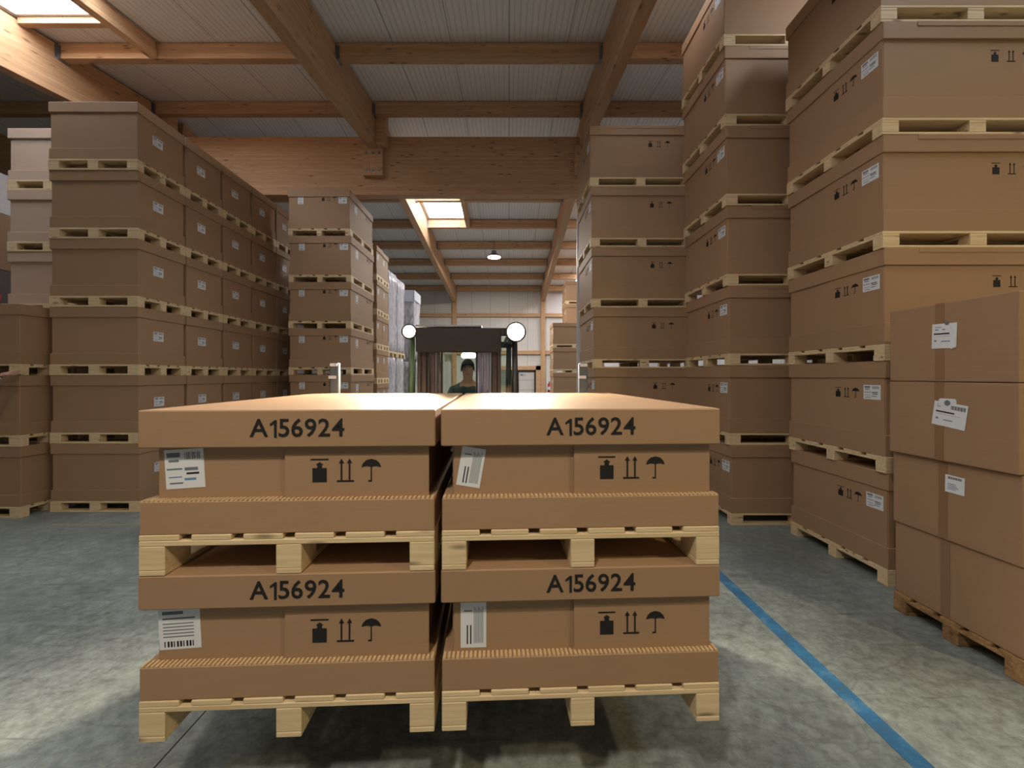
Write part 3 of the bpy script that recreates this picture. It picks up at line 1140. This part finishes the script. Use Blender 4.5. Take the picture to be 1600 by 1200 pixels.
def load_kind(sheet, lid_h):
    return box_kind(LW, LD, LH, lid_h, 0.135, CARD, over=0.044, joint=('front', -0.03, LW / 2 - .03), panel=0.012, flute=True,
                    marks=[('lettering', 'front', 0.035, LH - lid_h / 2, 'A156924', 0.102), ('symbols', 'front', 0.215, 0.245, 0.096, 0.105, 0), sheet])


LB = [load_kind(('sheet', 'front', -0.455, 0.262, 0.165, 0.165, 0.05, 'tall'), 0.135), load_kind(('sheet', 'front', -0.435, 0.255, 0.155, 0.16, 0.06, 'wide'), 0.152)]
RB = [load_kind(('sheet', 'front', -0.455, 0.245, 0.108, 0.19, 0.0, 'bars'), 0.135), load_kind(('sheet', 'front', -0.465, 0.250, 0.10, 0.165, -0.17, 'bars'), 0.152)]
L_PAL = pallet_kind(1.165, 1.60, runners='y', block=(0.145, 0.1), board_n=6, PH=LPH)
for k in range(2):
    z = LOAD_Z + k * (LPH + LH + .0012)
    lv = ['lower', 'upper'][k]
    for s, kinds, what in ((-1, LB, 'with a squarish label'), (1, RB, 'with a narrow upright label')):
        u = s * 0.598
        p = empty('wooden_pallet', tw(u, LD / 2, z), TRZ, f'pallet carried by the forklift, under the {lv} box {what}', 'pallet', 'pallets on the forklift')
        spawn(L_PAL['parts'], p)
        b = empty('cardboard_box', tw(u, LD / 2, z + LPH + .0005), TRZ, f'{lv} coded box on the forklift {what}', 'box', 'boxes on the forklift')
        spawn(kinds[k]['parts'], b)

# ------------------------------------------------------------------ forklift
FU = -0.065                                     # the truck stands a little to one side of its load
ft = empty('forklift', tw(FU, 2.6, 0), TRZ, 'green forklift with lit headlamps carrying four boxes', 'forklift')


def fp(name, build, parent=None, label=None):
    mb = MB()
    build(mb)
    o = link(name, mb.mesh(name), parent or ft)
    if label:
        o['label'] = label
    return o


V0 = 2.6                                        # the empty's own v in the load frame


def B(mb, u0, u1, v0, v1, z0, z1, m, bev=0.008):
    mb.box(u0, u1, v0 - V0, v1 - V0, z0, z1, m, bevel=bev)


# mast: two uprights of three nested channels, cross members
for s in (-1, 1):
    def up(mb, s=s):
        a = 0.335
        x = lambda p, q: (min(s * p, s * q), max(s * p, s * q))
        B(mb, *x(a, a + .035), 1.93, 2.11, .12, 2.24, MASTM)
        B(mb, *x(a - .05, a), 2.075, 2.11, .12, 2.24, MASTM)
        B(mb, *x(a - .05, a), 1.93, 1.955, .12, 2.24, MASTM)
    fp('mast_upright', up)

    def inn(mb, s=s):
        x = lambda p, q: (min(s * p, s * q), max(s * p, s * q))
        cm = LIT_CHANNEL if s > 0 else MASTM  # light painted in: lit rail in paler bluish steel, opposite rail dark
        B(mb, *x(.255, .278), 1.90, 2.05, .16, 2.22, cm)
        B(mb, *x(.205, .250), 1.90, 1.925, .16, 2.22, cm)
        B(mb, *x(.165, .200), 1.90, 2.05, .16, 2.20, cm)
    fp('inner_mast_rail', inn, label='worn bluish steel mast rail' if s > 0 else None)
    fp('lift_cylinder', lambda mb, s=s: mb.cyl((s * .305, 2.02 - V0, .2), (s * .305, 2.02 - V0, 2.1), .024, BLACK, n=14))
fp('mast_crossbeam', lambda mb: (B(mb, -.37, .37, 2.06, 2.12, 2.05, 2.25, BLACK), B(mb, -.372, .372, 1.87, 1.895, 2.03, 2.245, BLACK)))
fp('mast_cap', lambda mb: B(mb, -.372, .20, 1.87, 2.12, 2.251, 2.268, STEEL, .004), label='bright steel cap of the mast')  # pale strip painting the light along the mast's top edge
fp('mast_crossbeam', lambda mb: (B(mb, -.37, .37, 2.06, 2.12, .95, 1.1, BLACK),))
fp('lift_chain', lambda mb: (B(mb, -.162, -.145, 1.93, 1.95, .5, 2.18, BLACK, .003), B(mb, .145, .162, 1.93, 1.95, .5, 2.18, BLACK, .003)))
# carriage, load guard, forks
fp('carriage', lambda mb: (B(mb, -1.0, 1.0, 1.68, 1.76, .42, .52, BLACK), B(mb, -1.0, 1.0, 1.68, 1.76, .80, .90, BLACK),
                           B(mb, -.42, -.34, 1.74, 1.90, .40, .92, BLACK), B(mb, .34, .42, 1.74, 1.90, .40, .92, BLACK)))
for s in (-1, 1):
    fp('guard_post', lambda mb, s=s: (B(mb, s * 1.02 - .035 + .03, s * 1.02 + .035 + .03, 1.66, 1.72, .42, 1.93, GUARD), B(mb, s * 1.02 - .0, s * 1.02 + .06, 1.652, 1.66, 1.90, 1.925, GREYPOST, .002), B(mb, s * 1.02 - .01, s * 1.02 + .05, 1.652, 1.66, 1.80, 1.825, GREYPOST, .002)), label='grey steel load guard post')
for u in (-.86, -.34, .34, .86):
    fp('fork', lambda mb, u=u: (B(mb, u - .06 + .065, u + .06 + .065, .15, 1.70, LOAD_Z + .035, LOAD_Z + .085, BLACK), B(mb, u - .06 + .065, u + .06 + .065, 1.62, 1.68, LOAD_Z + .035, .95, BLACK)))
# chassis
fp('chassis', lambda mb: (B(mb, -.50, .50, 2.30, 4.0, .22, .62, GREEN, .03), B(mb, -.46, .46, 2.95, 3.9, .62, 1.02, GREEN, .05),
                          B(mb, -.50, .50, 2.35, 2.60, .62, 1.12, GREEN, .03)))
fp('counterweight', lambda mb: B(mb, -.52, .52, 3.9, 4.35, .25, 1.05, BLACK, .06))
for s in (-1, 1):
    for v, r, wd in ((2.42, .30, .20), (3.85, .24, .17)):
        def wheel(mb, s=s, v=v, r=r, wd=wd):
            x = s * .47
            mb.cyl((x - wd / 2, v - V0, r), (x + wd / 2, v - V0, r), r, RUBBER, n=32)
        wo = fp('wheel', wheel)

        def hub(mb, s=s, v=v, r=r, wd=wd):
            x = s * (.47 + wd / 2)
            mb.cyl((x - .01, v - V0, r), (x + .012, v - V0, r), r * .5, STEEL, n=20)
        fp('hub', hub, wo)
# overhead guard
fp('overhead_guard', lambda mb: (B(mb, -.56, .56, 2.50, 2.56, 2.24, 2.32, BLACK), B(mb, -.56, .56, 3.70, 3.76, 2.20, 2.28, BLACK),
                                 B(mb, -.56, -.50, 2.5, 3.76, 2.24, 2.32, BLACK), B(mb, .50, .56, 2.5, 3.76, 2.24, 2.32, BLACK),
                                 *[B(mb, -.45 + k * .15, -.42 + k * .15, 2.5, 3.76, 2.25, 2.29, BLACK) for k in range(7)]))
for s in (-1, 1):
    def fpost(mb, s=s):
        mm = GREEN if s < 0 else BLACK
        a = [(s * .525, 2.35 - V0, 1.05), (s * .525, 2.52 - V0, 2.26)]
        mb.tube(a, .030, mm)
        mb.tube([(s * .525, 2.35 - V0 + .13, 1.05), (s * .525, 2.52 - V0 + .06, 2.0)], .024, BLACK)
    fp('front_pillar', fpost)
    fp('rear_pillar', lambda mb, s=s: mb.tube([(s * .50, 3.80 - V0, 1.0), (s * .52, 3.72 - V0, 2.24)], .035, BLACK))
fp('windscreen', lambda mb: B(mb, -.49, .49, 2.475, 2.482, 1.12, 2.22, GLASS, 0))
fp('seat', lambda mb: (B(mb, -.24, .24, 3.05, 3.52, 1.02, 1.14, SEATM, .04), B(mb, -.23, .23, 3.48, 3.60, 1.10, 1.68, SEATM, .04)))
fp('steering_column', lambda mb: mb.cyl((0, 2.58 - V0, 1.05), (0, 2.82 - V0, 1.36), .03, BLACK))
fp('steering_wheel', lambda mb: (mb.torus((0, 2.83 - V0, 1.37), (0, .6, .8), .16, .014, SEATM), mb.cyl((-.15, 2.83 - V0, 1.37), (.15, 2.83 - V0, 1.37), .011, SEATM), mb.cyl((0, 2.82 - V0, 1.355), (0, 2.84 - V0, 1.385), .035, SEATM)))
fp('dashboard', lambda mb: B(mb, -.45, .45, 2.50, 2.66, 1.02, 1.20, SEATM, .03))
fp('notice', lambda mb: B(mb, -.19, -.12, 2.488, 2.490, 1.97, 2.09, PAPER, 0), label='white paper notice on the windscreen')
fp('cab_lamp', lambda mb: (B(mb, -.11, .08, 3.66, 3.70, 2.06, 2.13, LENS_DIM, .02),), label='lit oblong cab lamp')  # added glowing block, stands in for a lamp seen through the cab
# headlamps on the guard
for s, lens, pw in ((-1, LENS_DIM, 620), (1, LENS, 360)):
    LR = .085 if s > 0 else .06

    def house(mb, s=s):
        c = Vector((s * .53, 2.40 - V0, 2.265))
        mb.cyl(c + Vector((0, -.02, 0)), c + Vector((0, .07, .0)), LR + .01, BLACK, .05, 24)
        mb.torus(c + Vector((0, -.02, 0)), (0, 1, 0), LR + .008, .010, BLACK)
        mb.tube([c + Vector((0, .06, 0)), c + Vector((-s * .02, .12, -.03))], .014, BLACK)
    h = fp('headlamp', house, label='lit round work lamp')

    def lensf(mb, s=s, lens=lens):
        c = Vector((s * .53, 2.40 - V0, 2.265))
        mb.cyl(c + Vector((0, -.026, 0)), c + Vector((0, -.018, 0)), LR, lens, n=28)
    fp('lens', lensf, h, 'glowing lamp lens')
    P0 = tw(FU + s * .53, 2.36, 2.265)
    T0 = tw(FU + s * .40, 0.2, 1.2)
    spot_light('headlamp_beam', P0, T0, pw, (1.0, 0.84, 0.62), 120, 0.6, 0.05)


# ------------------------------------------------------------------ people
def skinned(name, nodes, edges, regions, parent=None):
    """nodes: {key: (pos, radius)}; one continuous skin over the skeleton; regions(face centre, normal) -> material index."""
    keys = list(nodes)
    me = bpy.data.meshes.new(name)
    me.from_pydata([nodes[k][0] for k in keys], [(keys.index(a), keys.index(b)) for a, b in edges], [])
    o = bpy.data.objects.new(name, me)
    COL.objects.link(o)
    o.modifiers.new('skin', 'SKIN')
    for i, k in enumerate(keys):
        r = nodes[k][1]
        r = r if isinstance(r, tuple) else (r, r)
        me.skin_vertices[0].data[i].radius = r
        me.skin_vertices[0].data[i].use_root = (i == 0)
    s = o.modifiers.new('sub', 'SUBSURF')
    s.levels = s.render_levels = 2
    dg = bpy.context.evaluated_depsgraph_get()
    dg.update()
    res = bpy.data.meshes.new_from_object(o.evaluated_get(dg), depsgraph=dg)
    bpy.data.objects.remove(o)
    res.name = name
    return res


def hand_nodes(nd, ed, tag_, wrist_key, wrist, fdir, up, side, scale=1.0, curl=0.25):
    """A palm and five unequal fingers; fdir along the hand, up = back of the hand, side = towards the thumb."""
    f, u, s = Vector(fdir).normalized(), Vector(up).normalized(), Vector(side).normalized()
    W0 = Vector(wrist)
    p = tag_ + 'palm'
    nd[p] = (tuple(W0 + f * .045 * scale), (.020, .026))
    ed.append((wrist_key, p))
    lens = {'index': (.030, .043, .027, .020), 'middle': (.010, .047, .030, .021), 'ring': (-.010, .043, .028, .020), 'little': (-.029, .034, .022, .017)}
    for nm, (off, a, b, c) in lens.items():
        k0 = tag_ + nm + '0'
        q = W0 + f * .088 * scale + s * off
        nd[k0] = (tuple(q), .0105)
        ed.append((p, k0))
        d = (f + s * off * 3.0).normalized()
        cl = curl * (1.0 + .3 * (off < 0))
        for j, L in enumerate((a, b, c)):
            d = (d - u * cl * (.7 + .4 * j)).normalized()
            q = q + d * L * scale
            kj = tag_ + nm + str(j + 1)
            nd[kj] = (tuple(q), .0092 - .0011 * j)
            ed.append((k0, kj))
            k0 = kj
    k0 = tag_ + 'thumb0'
    q = W0 + f * .040 * scale + s * .032
    nd[k0] = (tuple(q), .013)
    ed.append((p, k0))
    d = (f * .75 + s * .65 - u * .15).normalized()
    for j, L in enumerate((.038, .030)):
        q = q + d * L * scale
        kj = tag_ + 'thumb' + str(j + 1)
        nd[kj] = (tuple(q), .0105 - .0015 * j)
        ed.append((k0, kj))
        k0 = kj
        d = (d + f * .35).normalized()


def head_mesh_parts(center, fwd, m_hair, hair_len=0.03):
    """Hair cap mesh that sits on the skull."""
    c = Vector(center)
    f = Vector(fwd).normalized()
    mb = MB()
    q = bmesh.ops.create_uvsphere(mb.bm, u_segments=24, v_segments=16, radius=1.0)
    i = mb.mi(m_hair)
    kill = []
    for v in q['verts']:
        d = v.co.copy()
        x = d.x
        v.co = Vector((d.x * .084, d.y * .105, d.z * .118))
    for fc in mb.bm.faces:
        fc.material_index = i
        fc.smooth = True
        ce = fc.calc_center_median()
        if ce.z < -0.03 or (ce.y < -0.055 and ce.z < 0.055):
            kill.append(fc)
    bmesh.ops.delete(mb.bm, geom=kill, context='FACES')
    rot = Matrix.Rotation(math.atan2(f.x, -f.y), 4, 'Z')
    bmesh.ops.transform(mb.bm, matrix=Matrix.Translation(c) @ rot, verts=mb.bm.verts[:])
    return mb.mesh('hair')


def add_face(mb, c, fwd):
    """Nose, eyes, mouth and ears as small forms that merge with the head surface."""
    c = Vector(c)
    f = Vector(fwd).normalized()
    s = f.cross(Vector((0, 0, 1))).normalized()
    up = Vector((0, 0, 1))
    si = mb.mi(SKIN)

    def blob(p, r, m, sc):
        q = bmesh.ops.create_icosphere(mb.bm, subdivisions=2, radius=r)
        M3 = Matrix((s, f, up)).transposed()
        for v in q['verts']:
            v.co = p + M3 @ Vector((v.co.x * sc[0], v.co.y * sc[1], v.co.z * sc[2]))
        i = mb.mi(m)
        for fc in {fc for v in q['verts'] for fc in v.link_faces}:
            fc.material_index = i
            fc.smooth = True
    blob(c + f * .097 - up * .015, .016, SKIN, (.8, 1.0, 1.6))
    for k in (-1, 1):
        blob(c + f * .082 + s * .031 * k + up * .012, .012, PAPER, (1.1, .6, .7))
        blob(c + f * .0895 + s * .031 * k + up * .012, .0055, INK, (1, .5, 1))
        blob(c + f * .084 + s * .031 * k + up * .030, .016, HAIR, (1.2, .4, .3))
        blob(c + s * .080 * k - f * .005, .024, SKIN, (.35, .7, 1.2))
    blob(c + f * .086 - up * .052, .020, simple('lips' + str(len(MATS)), (0.36, 0.15, 0.13), 0.5), (1.2, .4, .35))


def person(name, label, J, hands, jacket, fwd, cuff=None):
    """J: joints in world space; builds one continuous skinned body whose surface carries skin and clothing materials."""
    nd, ed = {}, []
    nd['pelvis'] = (J['pelvis'], (.150, .115))
    for k, r in (('waist', (.140, .105)), ('chest', (.165, .120)), ('neck', .056), ('jaw', (.062, .072)), ('skull', (.078, .094)), ('crown', (.060, .072))):
        nd[k] = (J[k], r)
    ed += [('pelvis', 'waist'), ('waist', 'chest'), ('chest', 'neck'), ('neck', 'jaw'), ('jaw', 'skull'), ('skull', 'crown')]
    for s in 'lr':
        for k, r in (('sho', .070), ('elb', .048), ('wri', .029)):
            nd[k + s] = (J[k + s], r)
        ed += [('chest', 'sho' + s), ('sho' + s, 'elb' + s), ('elb' + s, 'wri' + s)]
        for k, r in (('hip', .092), ('kne', .060), ('ank', .042), ('toe', .038)):
            nd[k + s] = (J[k + s], r)
        ed += [('pelvis', 'hip' + s), ('hip' + s, 'kne' + s), ('kne' + s, 'ank' + s), ('ank' + s, 'toe' + s)]
        h = hands[s]
        hand_nodes(nd, ed, s, 'wri' + s, J['wri' + s], *h)
    me = skinned(name, nd, ed, None)
    me.materials.clear()
    for m in (SKIN, jacket, TROUSER, RUBBER):
        me.materials.append(m)
    segs = []
    for a, b in ed:
        reg = 1
        ks = a + ' ' + b
        if any(t in ks for t in ('palm', 'index', 'middle', 'ring', 'little', 'thumb')):
            reg = 0
        elif 'jaw' in ks or 'skull' in ks or 'crown' in ks or 'neck' in ks:
            reg = 0
        elif 'toe' in ks:
            reg = 3
        elif 'hip' in ks or 'kne' in ks or 'ank' in ks:
            reg = 2
        segs.append((Vector(nd[a][0]), Vector(nd[b][0]), reg, 0.5 * (max(nd[a][1]) if isinstance(nd[a][1], tuple) else nd[a][1]) + 0.5 * (max(nd[b][1]) if isinstance(nd[b][1], tuple) else nd[b][1])))
    for pl in me.polygons:
        c = pl.center
        best, reg = 9, 1
        for a, b, rg, rr in segs:
            d = b - a
            t = max(0, min(1, (c - a).dot(d) / max(1e-9, d.length_squared)))
            q = (c - (a + d * t)).length - rr * 0.7
            if q < best:
                best, reg = q, rg
                if rg == 0 and (a - Vector(nd['chest'][0])).length < 1e-4:
                    reg = 1 if t < 0.62 else 0
        pl.material_index = reg
        pl.use_smooth = True
    mb = MB()
    mb.bm.from_mesh(me)
    mb.mats = list(me.materials)
    add_face(mb, J['skull'], fwd)
    body = mb.mesh(name)
    for pl in body.polygons:
        pl.use_smooth = True
    o = link(name, body)
    tag(o, label, 'person')
    h = link('hair', head_mesh_parts(Vector(J['skull']) + Vector((0, 0, .018)), fwd, HAIR), o)
    return o


# the driver, seated behind the mast
def D(u, v, z):
    return tuple(tw(FU + u, v, z))


drv = dict(pelvis=D(0, 3.32, 1.22), waist=D(0, 3.34, 1.38), chest=D(0, 3.32, 1.60), neck=D(0, 3.28, 1.76), jaw=D(0, 3.235, 1.82), skull=D(0, 3.245, 1.90), crown=D(0, 3.26, 1.955),
           shol=D(-.19, 3.31, 1.64), elbl=D(-.25, 3.10, 1.42), wril=D(-.16, 2.92, 1.44), shor=D(.19, 3.31, 1.64), elbr=D(.25, 3.10, 1.42), wrir=D(.16, 2.92, 1.44),
           hipl=D(-.10, 3.28, 1.19), knel=D(-.15, 2.88, 1.23), ankl=D(-.15, 2.74, .80), toel=D(-.15, 2.64, .72),
           hipr=D(.10, 3.28, 1.19), kner=D(.15, 2.88, 1.23), ankr=D(.15, 2.74, .80), toer=D(.15, 2.64, .72))
fw = (TRUCK.to_3x3() @ Vector((0, -1, 0)))
sd = (TRUCK.to_3x3() @ Vector((1, 0, 0)))
person('person', 'seated person in dark teal jacket holding the forklift steering wheel', drv,
       {'l': (fw * .8 + sd * .3, (0, 0, 1), sd, 1.0, .45), 'r': (fw * .8 - sd * .3, (0, 0, 1), -sd, 1.0, .45)}, TEAL, fw)

# the person beside the low stack: only the raised hand reaches into view
px, py = -6.94, 4.79
P = lambda x, y, z: (px + x, py + y, z)
st = dict(pelvis=P(0, 0, .97), waist=P(0, 0, 1.13), chest=P(0.01, 0, 1.36), neck=P(0.02, .01, 1.53), jaw=P(.055, .03, 1.60), skull=P(.04, .03, 1.68), crown=P(.025, .025, 1.74),
          shol=P(-.02, .19, 1.44), elbl=P(-.05, .26, 1.17), wril=P(.10, .24, .95), shor=P(.06, -.17, 1.44), elbr=P(.36, -.02, 1.53), wrir=P(.605, .235, 1.828),
          hipl=P(0, .09, .93), knel=P(.03, .10, .50), ankl=P(0, .11, .09), toel=P(.14, .12, .045),
          hipr=P(0, -.09, .93), kner=P(.03, -.10, .50), ankr=P(0, -.11, .09), toer=P(.14, -.12, .045))
o = person('person', 'person in navy jacket reaching one hand to the low stack', st,
           {'l': ((.3, 0, -1), (0, 1, 0), (1, 0, 0), 1.0, .25), 'r': ((.95, .12, .28), (-.2, -.62, .75), (.0, .75, .62), 1.05, .10)}, NAVY, (0.95, .25, 0))
cu = MB()
w0, w1 = Vector(st['elbr']), Vector(st['wrir'])
dd = (w1 - w0).normalized()
cu.cyl(w1 - dd * .050, w1 - dd * .012, .038, WHITECUFF, .036, 18)
link('shirt_cuff', cu.mesh('shirt_cuff'), o)['label'] = 'white shirt cuff'
cu = MB()
cu.cyl(w1 - dd * .20, w1 - dd * .040, .056, NAVY, .046, 20)
link('sleeve', cu.mesh('sleeve'), o)


# ------------------------------------------------------------------ wrapped goods
def wrapped(W, D_, H, loc, rz, label, inner, group, rows=6, cols=2):
    r = empty('wrapped_load', loc, rz, label, 'wrapped load', group)
    mb = MB()
    for k in range(rows):
        for c in range(cols):
            y0 = -D_ / 2 + .03 + c * (D_ - .06) / cols
            mb.box(-W / 2 + .03, W / 2 - .03, y0 + .004, y0 + (D_ - .06) / cols - .004, k * (H - .04) / rows + .004, (k + 1) * (H - .04) / rows - .004, inner, bevel=.01)
    link('packed_goods', mb.mesh('packed_goods'), r)
    f = MB()
    q = bmesh.ops.create_cube(f.bm, size=1.0)
    for v in q['verts']:
        v.co = Vector((v.co.x * W, v.co.y * D_, (v.co.z + .5) * H))
    bmesh.ops.subdivide_edges(f.bm, edges=f.bm.edges[:], cuts=9, use_grid_fill=True)
    for v in f.bm.verts:
        n = math.sin(v.co.z * 9 + v.co.y * 7) * .008 + random.uniform(-.007, .007)
        k = 1 + n / (W / 2) - .02 * abs(math.sin(v.co.z / H * math.pi))
        v.co.x *= k
        v.co.y *= k
    i = f.mi(FILM)
    for fc in f.bm.faces:
        fc.material_index = i
        fc.smooth = True
    link('stretch_film', f.mesh('stretch_film'), r)['label'] = 'crinkled clear stretch film'
    return r


W_PAL = pallet_kind(0.9, 0.8, simple_parts=True)
for k, (yy, top) in enumerate(((10.98, 4.62), (11.82, 4.60))):
    nm = ['nearer', 'second'][k]
    p = empty('wooden_pallet', (-3.62, yy, 0), 0, f'pallet on the floor under the {nm} lower wrapped load', 'pallet', 'pallets of the wrapped goods')
    spawn(W_PAL['parts'], p)
    wrapped(.88, .78, 2.20, (-3.62, yy, PH), 0, f'{nm} lower dark wrapped load behind the narrow columns', DARK_WRAP, 'wrapped goods')
    p = empty('wooden_pallet', (-3.60, yy, PH + 2.205), 0, f'pallet under the {nm} upper pale wrapped load', 'pallet', 'pallets of the wrapped goods')
    spawn(W_PAL['parts'], p)
    wrapped(.88, .78, top - 2 * PH - 2.205, (-3.60, yy, 2 * PH + 2.205), 0, f'{nm} upper pale load wrapped in film', WHITE_WRAP, 'wrapped goods', 7, 2)
p = empty('wooden_pallet', (-3.48, 13.35, 0), 0, 'pallet on the floor under the farther wrapped load', 'pallet', 'pallets of the wrapped goods')
spawn(W_PAL['parts'], p)
wrapped(.88, .9, 2.15, (-3.48, 13.35, PH), 0, 'farther lower dark wrapped load near the headlamp', DARK_WRAP, 'wrapped goods')
wl = wrapped(.88, .9, 2.26, (-3.48, 13.35, PH + 2.16), 0, 'farther upper wrapped load with pale cap', DARK_WRAP, 'wrapped goods', 5, 1)
mb = MB()
mb.box(-.45, .45, -.46, .46, 0, .012, GREYPOST)
mb.box(-.455, .455, -.465, -.450, -.36, .012, GREYPOST)
mb.box(.440, .460, -.465, .465, -.30, .012, GREYPOST)
link('cover_sheet', mb.mesh('cover_sheet'), wl, (0, 0, 2.263))['label'] = 'pale cover sheet'

# mixed cartons seen behind the pale stack at the frame's edge
MX, MY = -9.35, 7.3


def mixed(z0, z1, m, label, rz=0.0, letters=()):
    mb = MB()
    mb.box(-.62, .62, -.4, .4, .001, z1 - z0 - .002, m, bevel=.01)
    r = empty('mixed_carton', (MX, MY, z0), rz, label, 'carton', 'mixed cartons behind the pale stack')
    link('body', mb.mesh('body'), r)
    for (txt, size, u, z, mm) in letters:
        me = text_mesh(txt, size, mm, .001, .004)
        me.transform(Matrix.Translation((u, -.4015, z)) @ Matrix.Rotation(R(90), 4, 'X'))
        link('lettering', me, r)


p = empty('wooden_pallet', (MX, MY, 0), 0, 'pallet under the mixed cartons behind the pale stack', 'pallet')
spawn(pallet_kind(1.24, .8, simple_parts=True)['parts'], p)
mixed(PH, 1.5, CARD, 'brown carton at the bottom of the mixed cartons')
mixed(1.5, 2.65, DARK_WRAP, 'dark carton second from the bottom of the mixed cartons')
mixed(2.65, 3.65, DARK_WRAP, 'dark carton with red print behind the pale stack', 0, [('o', .5, .55, .55, REDPRINT)])
mixed(3.65, 4.62, CARD_PLAIN, 'brown carton with black letters behind the pale stack', 0, [('RTO', .16, .48, .62, INK), ('OFF', .13, .46, .36, INK)])
mixed(4.62, 5.32, WHITE_WRAP, 'white carton with coloured letters behind the pale stack', 0, [('LEX', .12, .52, .42, PURPLEPRINT), ('ss', .2, .5, .15, REDPRINT)])

# ------------------------------------------------------------------ end wall: doors, extinguisher; grey post
dr = tag(empty('door_1', (0.95, Y_END - .001, 0)), kind='structure')


def dpart(root, name, build, label=None):
    mb = MB()
    build(mb)
    o = link(name, mb.mesh(name), root)
    if label:
        o['label'] = label
    return o


def panels(mb):
    zs = [0.02, .55, 1.1, 1.62, 2.08]
    for a, b in zip(zs, zs[1:]):
        mb.box(-.42, .42, -.05, -.005, a, b - .012, DOORWHITE, bevel=.004)
    mb.box(-.42, .42, -.03, -.005, .02, 2.08, BLACK)


dpart(dr, 'door_leaf', panels)
dpart(dr, 'door_frame', lambda mb: (mb.box(.42, .50, -.12, 0, 0, 2.16, BLACK), mb.box(-.50, -.42, -.12, 0, 0, 2.16, BLACK), mb.box(-.5, .5, -.12, 0, 2.08, 2.16, BLACK),
                                    mb.box(.50, .80, -.10, 0, 0, 2.38, GLULAM), mb.box(-1.5, .80, -.10, 0, 2.16, 2.38, GLULAM)))


def exit_sign(mb):
    mb.box(-.36, -.02, -.056, -.05, 1.82, 1.96, GREYPOST)
    mb.prism([(-.32, 1.85), (-.18, 1.85), (-.18, 1.93), (-.32, 1.93)], GREY_PRINT, (0, -.056, 0), (1, 0, 0), (0, 0, 1), (0, -.003, 0))
    mb.prism([(-.15, 1.88), (-.10, 1.88), (-.10, 1.86), (-.05, 1.89), (-.10, 1.92), (-.10, 1.90), (-.15, 1.90)], GREY_PRINT, (0, -.056, 0), (1, 0, 0), (0, 0, 1), (0, -.003, 0))


dpart(dr, 'door_sign', exit_sign, 'small grey pictogram sign')
d2 = tag(empty('door_2', (-.22, Y_END - .001, 0)), kind='structure')
dpart(d2, 'shutter', lambda mb: [mb.box(-.32, .30, -.09 if k % 2 else -.07, -.01, .03 + k * .088, .03 + k * .088 + .08, SLATM, bevel=.004) for k in range(24)])
dpart(d2, 'guide_rail', lambda mb: [mb.box(-.40, -.32, -.13, -.01, .03 + k * .088, .03 + k * .088 + .05, GREYPOST) for k in range(24)])  # pale slat ends, the light on their edge painted in
dpart(d2, 'shutter_frame', lambda mb: (mb.box(.30, .40, -.12, 0, 0, 2.16, BLACK),))

ex = tag(empty('fire_extinguisher', (2.14, Y_END - .36, .97)), 'red fire extinguisher hanging on the end column', 'fire extinguisher')
dpart(ex, 'cylinder', lambda mb: (mb.cyl((0, 0, 0), (0, 0, .42), .085, RED, n=20), mb.cyl((0, 0, .42), (0, 0, .50), .085, RED, .03, 20)))
dpart(ex, 'label_band', lambda mb: mb.cyl((0, 0, .14), (0, 0, .30), .0865, PAPER, n=20, caps=False), 'white printed band')
dpart(ex, 'valve', lambda mb: (mb.cyl((0, 0, .50), (0, 0, .56), .022, BLACK), mb.box(-.02, .10, -.015, .015, .55, .575, BLACK)))
dpart(ex, 'hose', lambda mb: mb.tube([(.03, 0, .53), (.11, -.01, .45), (.11, -.01, .12)], .012, BLACK))
dpart(ex, 'bracket', lambda mb: mb.box(-.06, .06, .08, .357, .2, .26, BLACK))

gp = MB()
gp.box(-.035, .035, -.035, .035, 0.0, 5.15, GREYPOST, bevel=.006)
gp.box(-.09, .09, -.09, .09, 0.0, .012, STEEL)
tag(link('steel_post', gp.mesh('steel_post'), None, (1.385, 8.0, 0)), 'slim pale grey post standing behind a tall box stack', 'post')
